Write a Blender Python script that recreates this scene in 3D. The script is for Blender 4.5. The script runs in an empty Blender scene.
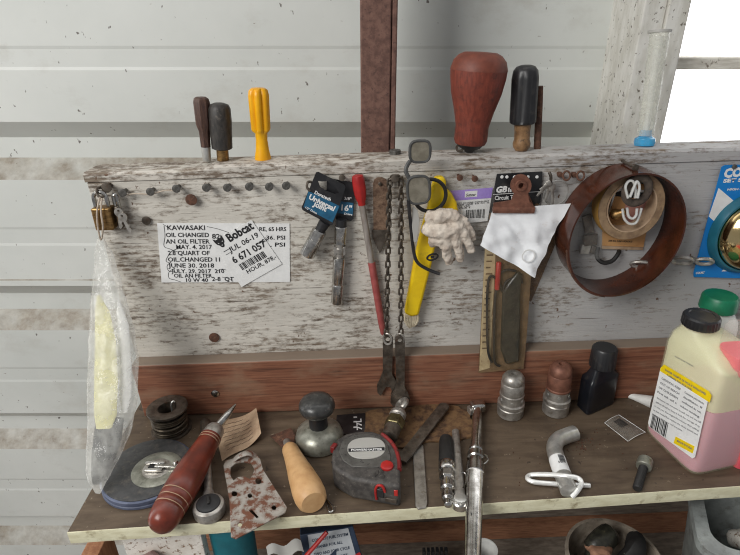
import bpy, bmesh, math, random
from mathutils import Vector, Matrix, noise
random.seed(7)
V = Vector
SC = bpy.context.scene
COL = SC.collection
# ------------------------------------------------------------------ camera frame
RA, RB, PIT, F = .0286, .0235, math.radians(25), 550.0
_u = V((math.cos(RB)*math.cos(RA), math.sin(RB)*math.cos(RA), math.sin(RA)))
_v = V((-math.sin(RB), math.cos(RB), 0))
_w = _u.cross(_v)
BT = Matrix((_u, _v, _w))                      # building frame -> bench frame
def WL(x, y, z): return BT @ V((x, y, z))
CAM = WL(0, -.7, .535)
RC = BT @ Matrix.Rotation(math.pi/2 - PIT, 3, 'X')
def ray(x, y): return RC @ V(((x-370)/F, -(y-277.5)/F, -1))
def RP(x, y, P0, n):
    d = ray(x, y); return CAM + d*((P0-CAM).dot(n)/d.dot(n))
def Y(x, y, c): return RP(x, y, V((0, c, 0)), V((0, 1, 0)))
def B(x, y, off=0.0): return Y(x, y, -off)     # point 'off' in front of the board face
def T(x, y, h=0.0): return RP(x, y, V((0, 0, h)), V((0, 0, 1)))
def BW(x, y, yw): return RP(x, y, WL(0, yw, 0), BT @ V((0, 1, 0)))
def proj(P):
    q = RC.transposed() @ (P-CAM); return (370 - F*q.x/q.z, 277.5 + F*q.y/q.z)
def S(P): return -(RC.transposed() @ (P-CAM)).z/F     # metres per pixel at P
def rise(P, py):                                # height above P whose image row is py
    lo, hi = 0.0, .4
    for _ in range(40):
        m = (lo+hi)/2
        if proj(P+V((0, 0, m)))[1] > py: lo = m
        else: hi = m
    return lo
# ------------------------------------------------------------------ materials
def lin(c):
    def f(x):
        x /= 255.0
        return x/12.92 if x <= .04045 else ((x+.055)/1.055)**2.4
    return (f(c[0]), f(c[1]), f(c[2]), 1)
class NT:
    def __init__(s, name):
        s.m = bpy.data.materials.new(name); s.m.use_nodes = True
        s.t = s.m.node_tree; s.n = s.t.nodes; s.bs = s.n['Principled BSDF']; s.out = s.n['Material Output']
        s.tc = s.n.new('ShaderNodeTexCoord')
    def L(s, a, b): s.t.links.new(a, b)
    def mp(s, sc=(1, 1, 1), rot=(0, 0, 0)):
        m = s.n.new('ShaderNodeMapping'); m.inputs['Scale'].default_value = sc; m.inputs['Rotation'].default_value = rot
        s.L(s.tc.outputs['Object'], m.inputs['Vector']); return m.outputs[0]
    def noise(s, vec, scale, det=6, rough=.6, dist=0):
        k = s.n.new('ShaderNodeTexNoise'); k.inputs['Scale'].default_value = scale; k.inputs['Detail'].default_value = det
        k.inputs['Roughness'].default_value = rough; k.inputs['Distortion'].default_value = dist
        s.L(vec, k.inputs['Vector']); return k.outputs['Fac']
    def vor(s, vec, scale, feature='F1'):
        k = s.n.new('ShaderNodeTexVoronoi'); k.feature = feature; k.inputs['Scale'].default_value = scale
        s.L(vec, k.inputs['Vector']); return k.outputs['Distance']
    def ramp(s, fac, stops, interp='LINEAR'):
        r = s.n.new('ShaderNodeValToRGB'); e = r.color_ramp.elements; r.color_ramp.interpolation = interp
        while len(e) < len(stops): e.new(.5)
        for i, (p, c) in enumerate(stops):
            e[i].position = p; e[i].color = c if len(c) == 4 else lin(c)
        s.L(fac, r.inputs[0]); return r.outputs[0]
    def mask(s, fac, a, b): return s.ramp(fac, [(a, (0, 0, 0, 1)), (b, (1, 1, 1, 1))])
    def mix(s, fac, a, b, mode='MIX'):
        k = s.n.new('ShaderNodeMix'); k.data_type = 'RGBA'; k.blend_type = mode
        for v_, i in ((fac, 0), (a, 6), (b, 7)):
            if isinstance(v_, (int, float)): k.inputs[i].default_value = v_
            elif isinstance(v_, tuple): k.inputs[i].default_value = v_ if len(v_) == 4 else lin(v_)
            else: s.L(v_, k.inputs[i])
        return k.outputs[2]
    def math(s, op, a, b=0):
        k = s.n.new('ShaderNodeMath'); k.operation = op
        for v_, i in ((a, 0), (b, 1)):
            if isinstance(v_, (int, float)): k.inputs[i].default_value = v_
            else: s.L(v_, k.inputs[i])
        return k.outputs[0]
    def bump(s, h, st=.3, d=.002):
        k = s.n.new('ShaderNodeBump'); k.inputs['Strength'].default_value = st; k.inputs['Distance'].default_value = d
        s.L(h, k.inputs['Height']); s.L(k.outputs[0], s.bs.inputs['Normal'])
    def fin(s, col=None, rough=.6, metal=0, **kw):
        if col is not None:
            if isinstance(col, tuple): s.bs.inputs['Base Color'].default_value = lin(col) if len(col) == 3 else col
            else: s.L(col, s.bs.inputs['Base Color'])
        for k_, v_ in (('Roughness', rough), ('Metallic', metal)):
            if isinstance(v_, (int, float)): s.bs.inputs[k_].default_value = v_
            else: s.L(v_, s.bs.inputs[k_])
        for k_, v_ in kw.items(): s.bs.inputs[k_.replace('_', ' ')].default_value = v_
        return s.m
def gm(name, c1, c2=None, rough=.5, metal=0, scale=60, st=(1, 1, 1), lo=.38, hi=.62, bump=.2, dirt=None, dscale=25, dlo=.55, dhi=.7, bd=.001, **kw):
    t = NT(name); v = t.mp(st); scale *= 2; dscale *= 2.2
    f = t.noise(v, scale)
    col = t.ramp(f, [(lo, c1), (hi, c2 or c1)])
    if dirt: col = t.mix(t.mask(t.noise(t.mp(), dscale, 8, .65), dlo, dhi), col, dirt)
    if bump: t.bump(f, bump, bd)
    return t.fin(col, rough, metal, **kw)
M = {}
def wall_mat():
    t = NT('painted sheet metal'); v = t.mp()
    base = t.ramp(t.noise(v, 3.0, 5), [(.3, (204, 207, 202)), (.7, (221, 223, 218))])
    base = t.mix(t.mask(t.noise(t.mp((1, 1, 1.6)), 7, 8, .7), .55, .85), base, (190, 188, 180))
    specks = t.mask(t.noise(t.mp((1, 1, .6)), 120, 2, .5), .715, .76)
    base = t.mix(specks, base, (110, 104, 98))
    sc = t.mask(t.noise(t.mp((7, 7, 30), (0, .6, 0)), 10, 2, .4), .775, .80)
    base = t.mix(sc, base, (140, 130, 120))
    # dust settled on faces that look upwards
    g = t.n.new('ShaderNodeNewGeometry'); sx = t.n.new('ShaderNodeSeparateXYZ'); t.L(g.outputs['Normal'], sx.inputs[0])
    up = t.mask(sx.outputs['Z'], .3, .55)
    dust = t.ramp(t.noise(v, 60, 8, .7), [(.3, (176, 169, 156)), (.7, (128, 116, 100))])
    base = t.mix(t.math('MULTIPLY', up, t.mask(t.noise(t.mp((1, 1, 1)), 22, 6), .05, .62)), base, dust)
    return t.fin(base, .5)
M['wall'] = wall_mat()
def board_mat(name, white, paintlo, painthi, seed=0.0):
    t = NT(name)
    g1 = t.noise(t.mp((3, 20, 70), (0, .01+seed, 0)), 4, 8, .65, .3)
    wood = t.ramp(g1, [(.25, (66, 56, 48)), (.5, (118, 104, 90)), (.75, (158, 146, 130))])
    g2 = t.noise(t.mp((5, 20, 44)), 5, 8, .72)
    g3 = t.noise(t.mp((1, 1, 2.2), (0, .6, 0)), 85, 5, .7)
    m = t.math('ADD', t.math('MULTIPLY', g2, .56), t.math('MULTIPLY', g3, .44))
    lf = t.noise(t.mp((1, 1, 2), (0, .1, 0)), 9, 3, .5)
    m = t.math('ADD', m, t.math('MULTIPLY', t.math('SUBTRACT', lf, .5), .34))
    sx = t.n.new('ShaderNodeSeparateXYZ'); t.L(t.tc.outputs['Object'], sx.inputs[0])
    coolmask = t.ramp(sx.outputs['X'], [(.0, (0, 0, 0, 1)), (.35, (1, 1, 1, 1))])
    m = t.math('ADD', m, t.math('MULTIPLY', coolmask, .045))
    pm = t.mask(m, paintlo, painthi)
    paint = t.ramp(t.noise(t.mp((2, 2, 5)), 5, 6), [(.3, white), (.7, tuple(min(255, c+22) for c in white))])
    paint = t.mix(t.math('MULTIPLY', coolmask, .7), paint, (158, 159, 163))
    col = t.mix(pm, wood, paint)
    crack = t.mask(t.noise(t.mp((2.2, 1, 90)), 3.2, 5, .6), .28, .36)
    col = t.mix(crack, (92, 84, 76), col)
    flk = t.mask(t.noise(t.mp((1, 1, .8)), 120, 3, .6), .69, .73)
    col = t.mix(flk, col, (104, 80, 64))
    t.bump(t.math('ADD', m, t.math('MULTIPLY', g1, .8)), .5, .002)
    return t.fin(col, .85)
M['board'] = board_mat('flaking white paint on board', (194, 189, 179), .40, .515)
M['rail'] = board_mat('worn grey board edge', (190, 184, 174), .43, .54, .01)
def wood_mat(name, a, b, c, dust, dlo=.5, dhi=.8, rough=.6, sc=(2, 12, 44), scale=6):
    t = NT(name)
    g = t.noise(t.mp(sc, (0, .04, 0)), scale, 8, .6, .8)
    col = t.ramp(g, [(.25, a), (.5, b), (.75, c)])
    col = t.mix(t.mask(t.noise(t.mp((1, 1, 2)), 14, 7, .65), dlo, dhi), col, dust)
    ge = t.n.new('ShaderNodeNewGeometry'); sz = t.n.new('ShaderNodeSeparateXYZ'); t.L(ge.outputs['Normal'], sz.inputs[0])
    col = t.mix(t.math('MULTIPLY', t.mask(sz.outputs['Z'], .6, .8), .85), col, (136, 124, 110))
    t.bump(g, .25, .001)
    return t.fin(col, rough)
M['riser'] = wood_mat('reddish plank', (76, 48, 37), (130, 84, 63), (158, 112, 86), (146, 118, 96))
def bench_mat():
    t = NT('dusty brown bench top')
    g = t.noise(t.mp((3, 14, 14)), 5, 8, .6, .5)
    col = t.ramp(g, [(.25, (66, 52, 40)), (.5, (92, 77, 61)), (.78, (112, 96, 79))])
    col = t.mix(t.mask(t.noise(t.mp(), 16, 8, .7), .52, .75), col, (68, 55, 43))
    col = t.mix(t.mask(t.noise(t.mp(), 130, 3, .6), .68, .73), col, (142, 128, 110))
    col = t.mix(t.mask(t.noise(t.mp((1, 1, 1), (1, 0, 0)), 90, 3, .6), .68, .74), col, (55, 44, 36))
    t.bump(t.noise(t.mp(), 90, 6), .25, .001)
    return t.fin(col, .62)
M['bench'] = bench_mat()
M['edge'] = gm('pale paint on bench edge', (224, 220, 190), (206, 200, 168), .7, 0, 22, (1, 1, 3), dirt=(140, 126, 94), dlo=.56, dhi=.74)
M['leg'] = gm('orange pine', (178, 128, 92), (150, 100, 70), .7, 0, 12, (8, 8, 1))
M['column'] = gm('brown primer steel', (120, 88, 76), (94, 66, 57), .75, 0, 60, dirt=(74, 52, 46), dscale=90, bump=.5)
M['post'] = gm('weathered white post', (222, 220, 213), (202, 199, 189), .8, 0, 14, (3, 3, 1), dirt=(104, 96, 84), dscale=60, dlo=.60, dhi=.65)
M['sash'] = gm('weathered white sash', (226, 222, 212), (200, 194, 182), .8, 0, 14, (1, 6, 6), dirt=(116, 104, 90), dscale=36, dlo=.58, dhi=.66)
M['dark'] = gm('dark interior', (40, 34, 30), (58, 50, 44), .9, 0, 20)
M['under'] = gm('grey brown board', (138, 127, 114), (108, 98, 87), .9, 0, 10, (2, 6, 12))
M['plank'] = gm('orange brown plank', (164, 116, 86), (132, 90, 66), .8, 0, 10, (2, 8, 20))
M['white'] = gm('white plastic', (226, 226, 222), (212, 212, 208), .5, 0, 30, bump=0)
M['paper'] = gm('white card', (236, 236, 234), (226, 226, 224), .8, 0, 30, bump=0)
M['tissue'] = gm('wrinkled white paper', (242, 244, 246), (230, 231, 233), .7, 0, 20, bump=.2, dirt=(186, 172, 156), dscale=18, dlo=.6, dhi=.78)
M['ink'] = gm('black ink', (28, 28, 30), (34, 34, 36), .8, bump=0)
M['black'] = gm('black plastic', (30, 30, 32), (40, 40, 42), .38, 0, 30, dirt=(78, 74, 70), dscale=30, dlo=.56, dhi=.8)
M['blackgloss'] = gm('glossy black plastic', (20, 22, 28), (28, 30, 36), .3, 0, 20, dirt=(70, 64, 58), dscale=24, dlo=.6, dhi=.8, bump=.1)
M['rubber'] = gm('black rubber', (26, 25, 24), (36, 34, 33), .6, 0, 60)
M['chrome'] = gm('chrome', (208, 206, 202), (160, 157, 152), .22, 1, 40, dirt=(140, 132, 122), dscale=60, dlo=.62, dhi=.8, bump=.1)
M['steel'] = gm('dull steel', (192, 188, 181), (154, 149, 142), .42, .75, 45, dirt=(112, 96, 80), dscale=50, dlo=.57, dhi=.78)
M['darksteel'] = gm('oily dark steel', (112, 103, 93), (78, 70, 62), .45, .6, 45, dirt=(96, 70, 52), dscale=60, dlo=.55, dhi=.75)
M['zinc'] = gm('zinc plated steel', (206, 205, 200), (176, 175, 170), .36, .7, 40, bump=.1)
M['bright'] = gm('bright plated wire', (246, 246, 242), (230, 230, 226), .3, .4, 40, bump=0)
M['rust'] = gm('rusty steel', (110, 76, 60), (78, 56, 46), .75, .3, 70, dirt=(140, 104, 82), dscale=50, bump=.5)
M['rusttan'] = gm('rusty tan steel', (140, 114, 93), (96, 73, 58), .7, .2, 90, dirt=(84, 60, 48), dscale=120, dlo=.55, dhi=.7, bump=.5)
M['clip'] = gm('rusty brown clip', (142, 96, 78), (112, 74, 60), .55, .4, 40, dirt=(150, 110, 90), dscale=60, dlo=.56, dhi=.7)
M['rustplate'] = gm('rusty bracket steel', (178, 172, 164), (146, 138, 128), .55, .45, 40, dirt=(122, 80, 62), dscale=34, dlo=.47, dhi=.56, bump=.3)
M['scrap'] = gm('crusty brown metal', (128, 98, 66), (86, 62, 44), .85, .1, 45, dirt=(60, 44, 34), dscale=40, bump=.6)
M['brass'] = gm('old brass', (170, 136, 88), (122, 94, 58), .4, .85, 50, (1, 1, 3), dirt=(84, 66, 46), dscale=40)
M['polished'] = gm('polished brass', (226, 202, 150), (206, 176, 118), .12, 1, 10, bump=0)
M['yellow'] = gm('yellow plastic', (246, 182, 12), (236, 166, 8), .35, 0, 20, bump=.05)
M['yellow2'] = gm('lemon yellow plastic', (240, 204, 16), (226, 186, 10), .4, 0, 20, dirt=(170, 140, 40), dlo=.62, dhi=.85, bump=.05)
M['darkred'] = gm('dull dark red rubber', (142, 36, 34), (112, 28, 28), .55, 0, 40, dirt=(70, 40, 36), dscale=60, dlo=.56, dhi=.7)
M['redwood'] = gm('worn red paint on wood', (130, 60, 43), (106, 46, 33), .55, 0, 30, (5, 5, 1), dirt=(78, 40, 32), dscale=45, dlo=.52, dhi=.72, bump=.35)
M['redcap'] = gm('brown red worn cap', (124, 64, 46), (104, 52, 38), .55, 0, 40, bump=.2)
M['red'] = gm('red plastic', (182, 40, 36), (156, 30, 30), .35, 0, 25, bump=.05)
M['brownwood'] = gm('greasy brown wood', (92, 66, 54), (68, 48, 42), .55, 0, 50, (4, 4, 1), dirt=(122, 100, 86), dscale=60, dlo=.6, dhi=.8, bump=.3)
M['blackwood'] = gm('chipped black paint', (44, 42, 40), (64, 60, 56), .5, 0, 50, (3, 3, 1), dirt=(106, 98, 90), dscale=55, dlo=.58, dhi=.72, bump=.3)
M['awlwood'] = gm('varnished red brown wood', (116, 48, 32), (88, 36, 24), .28, 0, 24, (1, 1, 1), dirt=(136, 72, 50), dscale=30, dlo=.58, dhi=.85, bump=.1)
M['tanwood'] = gm('pale beech handle', (206, 166, 118), (190, 146, 98), .45, 0, 26, dirt=(168, 122, 78), dscale=18, dlo=.56, dhi=.85, bump=.08)
M['amber'] = gm('amber plastic neck', (150, 116, 80), (112, 82, 54), .35, 0, 40, dirt=(74, 60, 48), dscale=60)
M['pinkshaft'] = gm('faded red sleeve', (170, 88, 84), (150, 70, 68), .45, 0, 40, bump=.1)
M['clearsleeve'] = gm('grey steel sleeve', (176, 168, 160), (146, 136, 128), .35, .3, 60, (1, 1, .3), bump=.1)
M['blue'] = gm('blue printed card', (8, 128, 205), (4, 118, 196), .45, 0, 10, bump=0)
M['teal'] = gm('teal blister', (40, 110, 130), (30, 92, 110), .3, 0, 10, bump=0)
M['labelblue'] = gm('blue label', (36, 104, 140), (24, 78, 108), .5, 0, 40, bump=0)
M['skyblue'] = gm('light blue print', (120, 200, 226), None, .6, bump=0)
M['purple'] = gm('purple label', (164, 132, 222), (150, 118, 208), .5, 0, 20, bump=0)
M['cream'] = gm('cream card', (206, 186, 146), (186, 164, 124), .8, 0, 30, dirt=(146, 120, 88))
M['tancard'] = gm('brown backing card', (128, 102, 72), (96, 76, 54), .8, 0, 30, dirt=(70, 56, 42))
M['oldpaper'] = gm('browned paper', (186, 160, 132), (164, 138, 112), .85, 0, 30, dirt=(140, 112, 88), dlo=.5, dhi=.75)
M['kraft'] = gm('orange tan card', (206, 158, 104), (184, 134, 84), .7, 0, 20, bump=0)
M['pink'] = gm('pink print', (196, 140, 128), None, .7, bump=0)
M['glove'] = gm('dirty beige cotton', (222, 211, 197), (194, 180, 166), .95, 0, 40, dirt=(128, 112, 100), dscale=40, dlo=.55, dhi=.78, bump=.35)
M['twine'] = gm('pale twine', (216, 204, 178), (190, 176, 148), .9, 0, 90)
M['lens'] = gm('dust coated lens', (140, 134, 120), (118, 112, 98), .3, 0, 50, dirt=(158, 148, 130), dscale=60, dlo=.6, dhi=.8, bump=.05)
M['greyplastic'] = gm('dusty grey plastic frame', (66, 66, 66), (84, 84, 82), .5, 0, 40)
M['palegrey'] = gm('pale grey plastic', (176, 174, 168), None, .5, bump=0)
M['hoop'] = gm('brown translucent band', (80, 40, 24), (56, 28, 17), .2, 0, 16, (1, 1, 1), dirt=(62, 32, 22), dscale=18, dlo=.55, dhi=.8, bump=.05)
M['tape'] = gm('dusty tan tape roll', (156, 130, 100), (126, 102, 78), .75, 0, 50, dirt=(120, 96, 74), dscale=40)
M['tapeyellow'] = gm('yellow tape edge', (206, 160, 84), (190, 142, 70), .5, 0, 30, bump=0)
M['fibre'] = gm('grey fibre', (96, 84, 74), (70, 62, 56), .9, 0, 90, bump=.5)
M['castgrey'] = gm('dull zinc casting', (158, 158, 146), (128, 128, 117), .34, .5, 40, dirt=(78, 72, 62), dscale=50, dlo=.56, dhi=.75)
M['knob'] = gm('scuffed black knob', (44, 44, 44), (64, 64, 62), .3, 0, 45, dirt=(104, 102, 98), dscale=55, dlo=.56, dhi=.72, bump=.1)
M['casegrey'] = gm('scuffed grey case', (92, 90, 86), (74, 72, 68), .55, 0, 40, dirt=(44, 42, 40), dscale=80, dlo=.58, dhi=.64, bump=.2)
M['tapecase'] = gm('scuffed dark rubber', (58, 55, 53), (82, 78, 74), .6, 0, 60, dirt=(112, 105, 98), dscale=110, dlo=.6, dhi=.68, bump=.3)
M['reelside'] = gm('slate blue vinyl', (94, 102, 124), (74, 82, 104), .5, 0, 30)
M['reeltop'] = gm('dark worn reel face', (72, 72, 72), (54, 54, 55), .5, 0, 40, dirt=(104, 98, 90), dscale=40, dlo=.52, dhi=.75)
M['wire'] = gm('dull wire', (104, 94, 80), (74, 66, 56), .45, .7, 40)
M['gold'] = gm('tarnished hex brass', (132, 122, 88), (98, 90, 62), .35, .8, 40, dirt=(70, 62, 46))
M['greencap'] = gm('green cap', (18, 120, 84), (12, 104, 72), .4, 0, 20, bump=0)
M['tealbucket'] = gm('teal plastic', (16, 110, 122), (10, 94, 106), .45, 0, 20, bump=0)
M['chipped'] = gm('chipped white paint', (232, 227, 218), (214, 207, 196), .85, 0, 30, dirt=(130, 104, 80), dscale=60, dlo=.55, dhi=.62, bump=.4)
M['pinkrag'] = gm('dusty pink rag', (176, 148, 142), (146, 120, 114), .95, 0, 50, bump=.5)
M['navy'] = gm('navy box', (44, 60, 82), (34, 48, 68), .5, 0, 20, bump=0)
M['palebox'] = gm('pale grey box print', (190, 194, 196), (176, 180, 184), .6, 0, 20, bump=0)
M['bucket'] = gm('grimy bucket', (168, 156, 140), (134, 122, 108), .7, 0, 30, dirt=(90, 80, 68))
M['greybin'] = gm('grey plastic bin', (150, 155, 152), (124, 128, 126), .5, 0, 20, dirt=(96, 94, 90))
M['olive'] = gm('dark olive plastic', (108, 108, 92), (84, 84, 72), .5, 0, 30)
M['tanleather'] = gm('brown glove leather', (166, 124, 98), (128, 94, 74), .8, 0, 40, bump=.4)
M['string'] = gm('pale string', (196, 182, 166), (172, 158, 142), .9, 0, 120)
M['labelyellow'] = gm('yellow label', (248, 216, 10), (240, 206, 6), .5, bump=0)
M['nail'] = gm('grey nail', (112, 110, 106), (84, 82, 78), .5, .6, 120)
M['bluefit'] = gm('sky blue plastic', (60, 170, 222), (40, 150, 206), .3, 0, 20, bump=0)
M['graytext'] = gm('grey print', (120, 120, 122), None, .8, bump=0)
M['testerdark'] = gm('dark tester plastic', (56, 55, 45), (34, 33, 29), .3, 0, 60, bump=.4, dirt=(96, 88, 68), dscale=60, dlo=.62, dhi=.75)
M['bagpaper'] = gm('pale yellow packet', (232, 228, 170), (218, 212, 148), .6, 0, 20, bump=.1)
M['bagdark'] = gm('dark grey cloth', (26, 27, 29), (56, 58, 62), .8, 0, 50, bump=.4)
def clear(name, col, alpha, rough=.18, var=1.0, bmp=.35):
    t = NT(name)
    tr = t.n.new('ShaderNodeBsdfTransparent'); mx = t.n.new('ShaderNodeMixShader')
    f = t.noise(t.mp(), 45, 6, .6)
    if bmp: t.bump(f, bmp, .002)
    t.fin(col, rough)
    a = t.ramp(f, [(.3, (alpha*(1-.4*var),)*3+(1,)), (.7, (min(1, alpha*(1+.5*var)),)*3+(1,))])
    t.L(a, mx.inputs[0]); t.L(tr.outputs[0], mx.inputs[1]); t.L(t.bs.outputs[0], mx.inputs[2]); t.L(mx.outputs[0], t.out.inputs[0])
    return t.m
M['bag'] = clear('clear dusty bag film', (222, 221, 214), .33, .10, 1.1, .9)
M['film'] = clear('clear packet film', (214, 212, 206), .06)
M['blister'] = clear('grubby clear blister', (140, 124, 98), .08, .1)
M['amberfilm'] = clear('brown clear strip', (126, 98, 70), .6)
M['jug'] = clear('milky jug plastic', (242, 241, 204), .20, .3, .1, 0)
M['jugscatter'] = clear('milky scatter layer', (250, 248, 208), .64, .4, .1, 0)  # creamier copy of the jug plastic, for light scattered above the fluid
M['jugclear'] = clear('clear chamber plastic', (240, 236, 220), .14, .2, .1, 0)
M['gauge'] = clear('clear plastic tube', (226, 226, 214), .28, .1)
M['bluewater'] = clear('blue tinted base', (60, 170, 222), .75, .1)
M['sticker'] = clear('smoky clear sticker', (150, 142, 132), .35)
def fluid(name, c):
    t = NT(name); return t.fin(c, .3, 0, Subsurface_Weight=.3, Subsurface_Radius=(.02, .01, .01))
M['fluid'] = fluid('pink fluid', (218, 156, 180))
M['fluidred'] = fluid('red pink fluid', (240, 100, 114))
def glass():
    t = NT('window glass'); tr = t.n.new('ShaderNodeBsdfTransparent'); gl = t.n.new('ShaderNodeBsdfGlossy'); gl.inputs['Roughness'].default_value = .02
    lw = t.n.new('ShaderNodeLayerWeight'); lw.inputs['Blend'].default_value = .12; mx = t.n.new('ShaderNodeMixShader')
    t.L(lw.outputs['Fresnel'], mx.inputs[0]); t.L(tr.outputs[0], mx.inputs[1]); t.L(gl.outputs[0], mx.inputs[2]); t.L(mx.outputs[0], t.out.inputs[0])
    return t.m
M['glass'] = glass()
# ------------------------------------------------------------------ mesh helpers
def nb(): return bmesh.new()
BOARD = (V((1, 0, 0)), V((0, 0, 1)), V((0, -1, 0)))
FLAT = (V((1, 0, 0)), V((0, 1, 0)), V((0, 0, 1)))
def basis(ax):
    ax = ax.normalized(); t = V((0, 0, 1)) if abs(ax.z) < .9 else V((1, 0, 0))
    a = ax.cross(t).normalized(); return a, ax.cross(a).normalized(), ax
def box(bm, c, size, R=None):
    r = R or Matrix.Identity(3)
    v = [bm.verts.new(c + r @ V((sx*size[0]/2, sy*size[1]/2, sz*size[2]/2))) for sx in (-1, 1) for sy in (-1, 1) for sz in (-1, 1)]
    for f in ((0, 1, 3, 2), (4, 6, 7, 5), (0, 4, 5, 1), (2, 3, 7, 6), (0, 2, 6, 4), (1, 5, 7, 3)): bm.faces.new([v[i] for i in f])
def hull(bm, bot, top):
    a = [bm.verts.new(p) for p in bot]; b = [bm.verts.new(p) for p in top]; n = len(a)
    for i in range(n): bm.faces.new((a[i], a[(i+1) % n], b[(i+1) % n], b[i]))
    bm.faces.new(a[::-1]); bm.faces.new(b)
def loft(bm, rings, cap=True):
    R = [[bm.verts.new(p) for p in r] for r in rings]; n = len(R[0])
    for k in range(len(R)-1):
        for i in range(n): bm.faces.new((R[k][i], R[k][(i+1) % n], R[k+1][(i+1) % n], R[k+1][i]))
    if cap: bm.faces.new(R[0][::-1]); bm.faces.new(R[-1])
def prism(bm, pts, h0, h1, fr=BOARD, o=V((0, 0, 0))):
    ex, ey, ez = fr
    hull(bm, [o+ex*p[0]+ey*p[1]+ez*h0 for p in pts], [o+ex*p[0]+ey*p[1]+ez*h1 for p in pts])
def bpx(pts, off): return [(p.x, p.z) for p in (B(x, y, off) for x, y in pts)]
def tpx(pts, h): return [(p.x, p.y) for p in (T(x, y, h) for x, y in pts)]
def bprism(bm, px, off, th): prism(bm, bpx(px, off+th), off, off+th, BOARD)
def tprism(bm, px, h, th): prism(bm, tpx(px, h+th), h, h+th, FLAT)
def holed(bm, outer, holes, h0, h1, fr):
    cu = bpy.data.curves.new('c', 'CURVE'); cu.dimensions = '2D'; cu.fill_mode = 'BOTH'; cu.extrude = (h1-h0)/2
    for pl in [outer]+holes:
        s = cu.splines.new('POLY'); s.points.add(len(pl)-1); s.use_cyclic_u = True
        for i, p in enumerate(pl): s.points[i].co = (p[0], p[1], 0, 1)
    addcurve(bm, cu, Matrix((fr[0], fr[1], fr[2])).transposed(), fr[2]*(h0+h1)/2)
def addcurve(bm, cu, R, o):
    ob = bpy.data.objects.new('c', cu); COL.objects.link(ob)
    dg = bpy.context.evaluated_depsgraph_get(); dg.update()
    me = bpy.data.meshes.new_from_object(ob.evaluated_get(dg))
    me.transform(Matrix.Translation(o) @ R.to_4x4())
    bm.from_mesh(me); bpy.data.meshes.remove(me); bpy.data.objects.remove(ob); bpy.data.curves.remove(cu)
def text(bm, s, o, ex, ey, size, bold=0, shear=0, width=None, align='LEFT', th=.0001):
    cu = bpy.data.curves.new('t', 'FONT'); cu.body = s; cu.size = size; cu.offset = bold*size; cu.shear = shear; cu.align_x = align; cu.resolution_u = 2
    cu.extrude = 0
    ex = ex.normalized(); ez = ex.cross(ey).normalized(); ey = ez.cross(ex)
    n0 = len(bm.verts)
    addcurve(bm, cu, Matrix((ex, ey, ez)).transposed(), V((0, 0, 0)))
    bm.verts.ensure_lookup_table(); vs = bm.verts[n0:]
    k = 1.0
    if width and vs:
        w = max(v.co.dot(ex) for v in vs) - min(v.co.dot(ex) for v in vs); k = width/max(w, 1e-6)
    for v in vs:
        c = v.co; v.co = o + ex*c.dot(ex)*k + ey*c.dot(ey) + ez*th
def lathe(bm, prof, o, ax, seg=24, mod=None, cap=True, phase=0.0):
    a, b, ax = basis(ax); rings = []
    for h, r in prof:
        rings.append([])
        for i in range(seg):
            t = 2*math.pi*i/seg + phase; rr = r*(mod(t, h) if mod else 1)
            rings[-1].append(o + ax*h + a*(rr*math.cos(t)) + b*(rr*math.sin(t)))
    loft(bm, rings, cap)
def ringlathe(bm, prof, o, ax, seg=32, sx=1, ex=None):
    """closed profile revolved: hollow rings"""
    a, b, ax = basis(ax)
    R = [[bm.verts.new(o + ax*h + a*(r*math.cos(2*math.pi*i/seg)) + b*(r*math.sin(2*math.pi*i/seg))) for h, r in prof] for i in range(seg)]
    n = len(prof)
    for i in range(seg):
        for k in range(n): bm.faces.new((R[i][k], R[(i+1) % seg][k], R[(i+1) % seg][(k+1) % n], R[i][(k+1) % n]))
def tube(bm, pts, r, seg=10, closed=False, flat=1.0, up=None):
    n = len(pts); rr = r if isinstance(r, (list, tuple)) else [r]*n; rings = []; pa = None
    for i, p in enumerate(pts):
        if closed: t = pts[(i+1) % n]-pts[i-1]
        else: t = pts[min(i+1, n-1)]-pts[max(i-1, 0)]
        t.normalize()
        if up is not None: a = up - t*up.dot(t)
        elif pa is None: a = basis(t)[0]
        else: a = pa - t*pa.dot(t)
        a.normalize(); pa = a; b = t.cross(a)
        rings.append([p + a*(rr[i]*flat*math.cos(2*math.pi*k/seg)) + b*(rr[i]*math.sin(2*math.pi*k/seg)) for k in range(seg)])
    if closed:
        R = [[bm.verts.new(p) for p in q] for q in rings]
        for k in range(n):
            A, Bq = R[k], R[(k+1) % n]
            for i in range(seg): bm.faces.new((A[i], A[(i+1) % seg], Bq[(i+1) % seg], Bq[i]))
    else: loft(bm, rings)
def smooth(pts, sub=6, closed=False):
    out = []; n = len(pts)
    for i in range(n if closed else n-1):
        p0, p1, p2, p3 = ((pts[(i-1) % n], pts[i], pts[(i+1) % n], pts[(i+2) % n]) if closed else
                          (pts[max(i-1, 0)], pts[i], pts[i+1], pts[min(i+2, n-1)]))
        for k in range(sub):
            t = k/sub
            out.append(.5*((2*p1)+(p2-p0)*t+(2*p0-5*p1+4*p2-p3)*t*t+(3*p1-p0-3*p2+p3)*t**3))
    if not closed: out.append(pts[-1].copy())
    return out
def circ(o, a, b, ra, rb=None, n=24, e=1.0):
    rb = rb or ra
    def pw(x): return math.copysign(abs(x)**e, x)
    return [o + a*(ra*pw(math.cos(2*math.pi*i/n))) + b*(rb*pw(math.sin(2*math.pi*i/n))) for i in range(n)]
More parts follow.
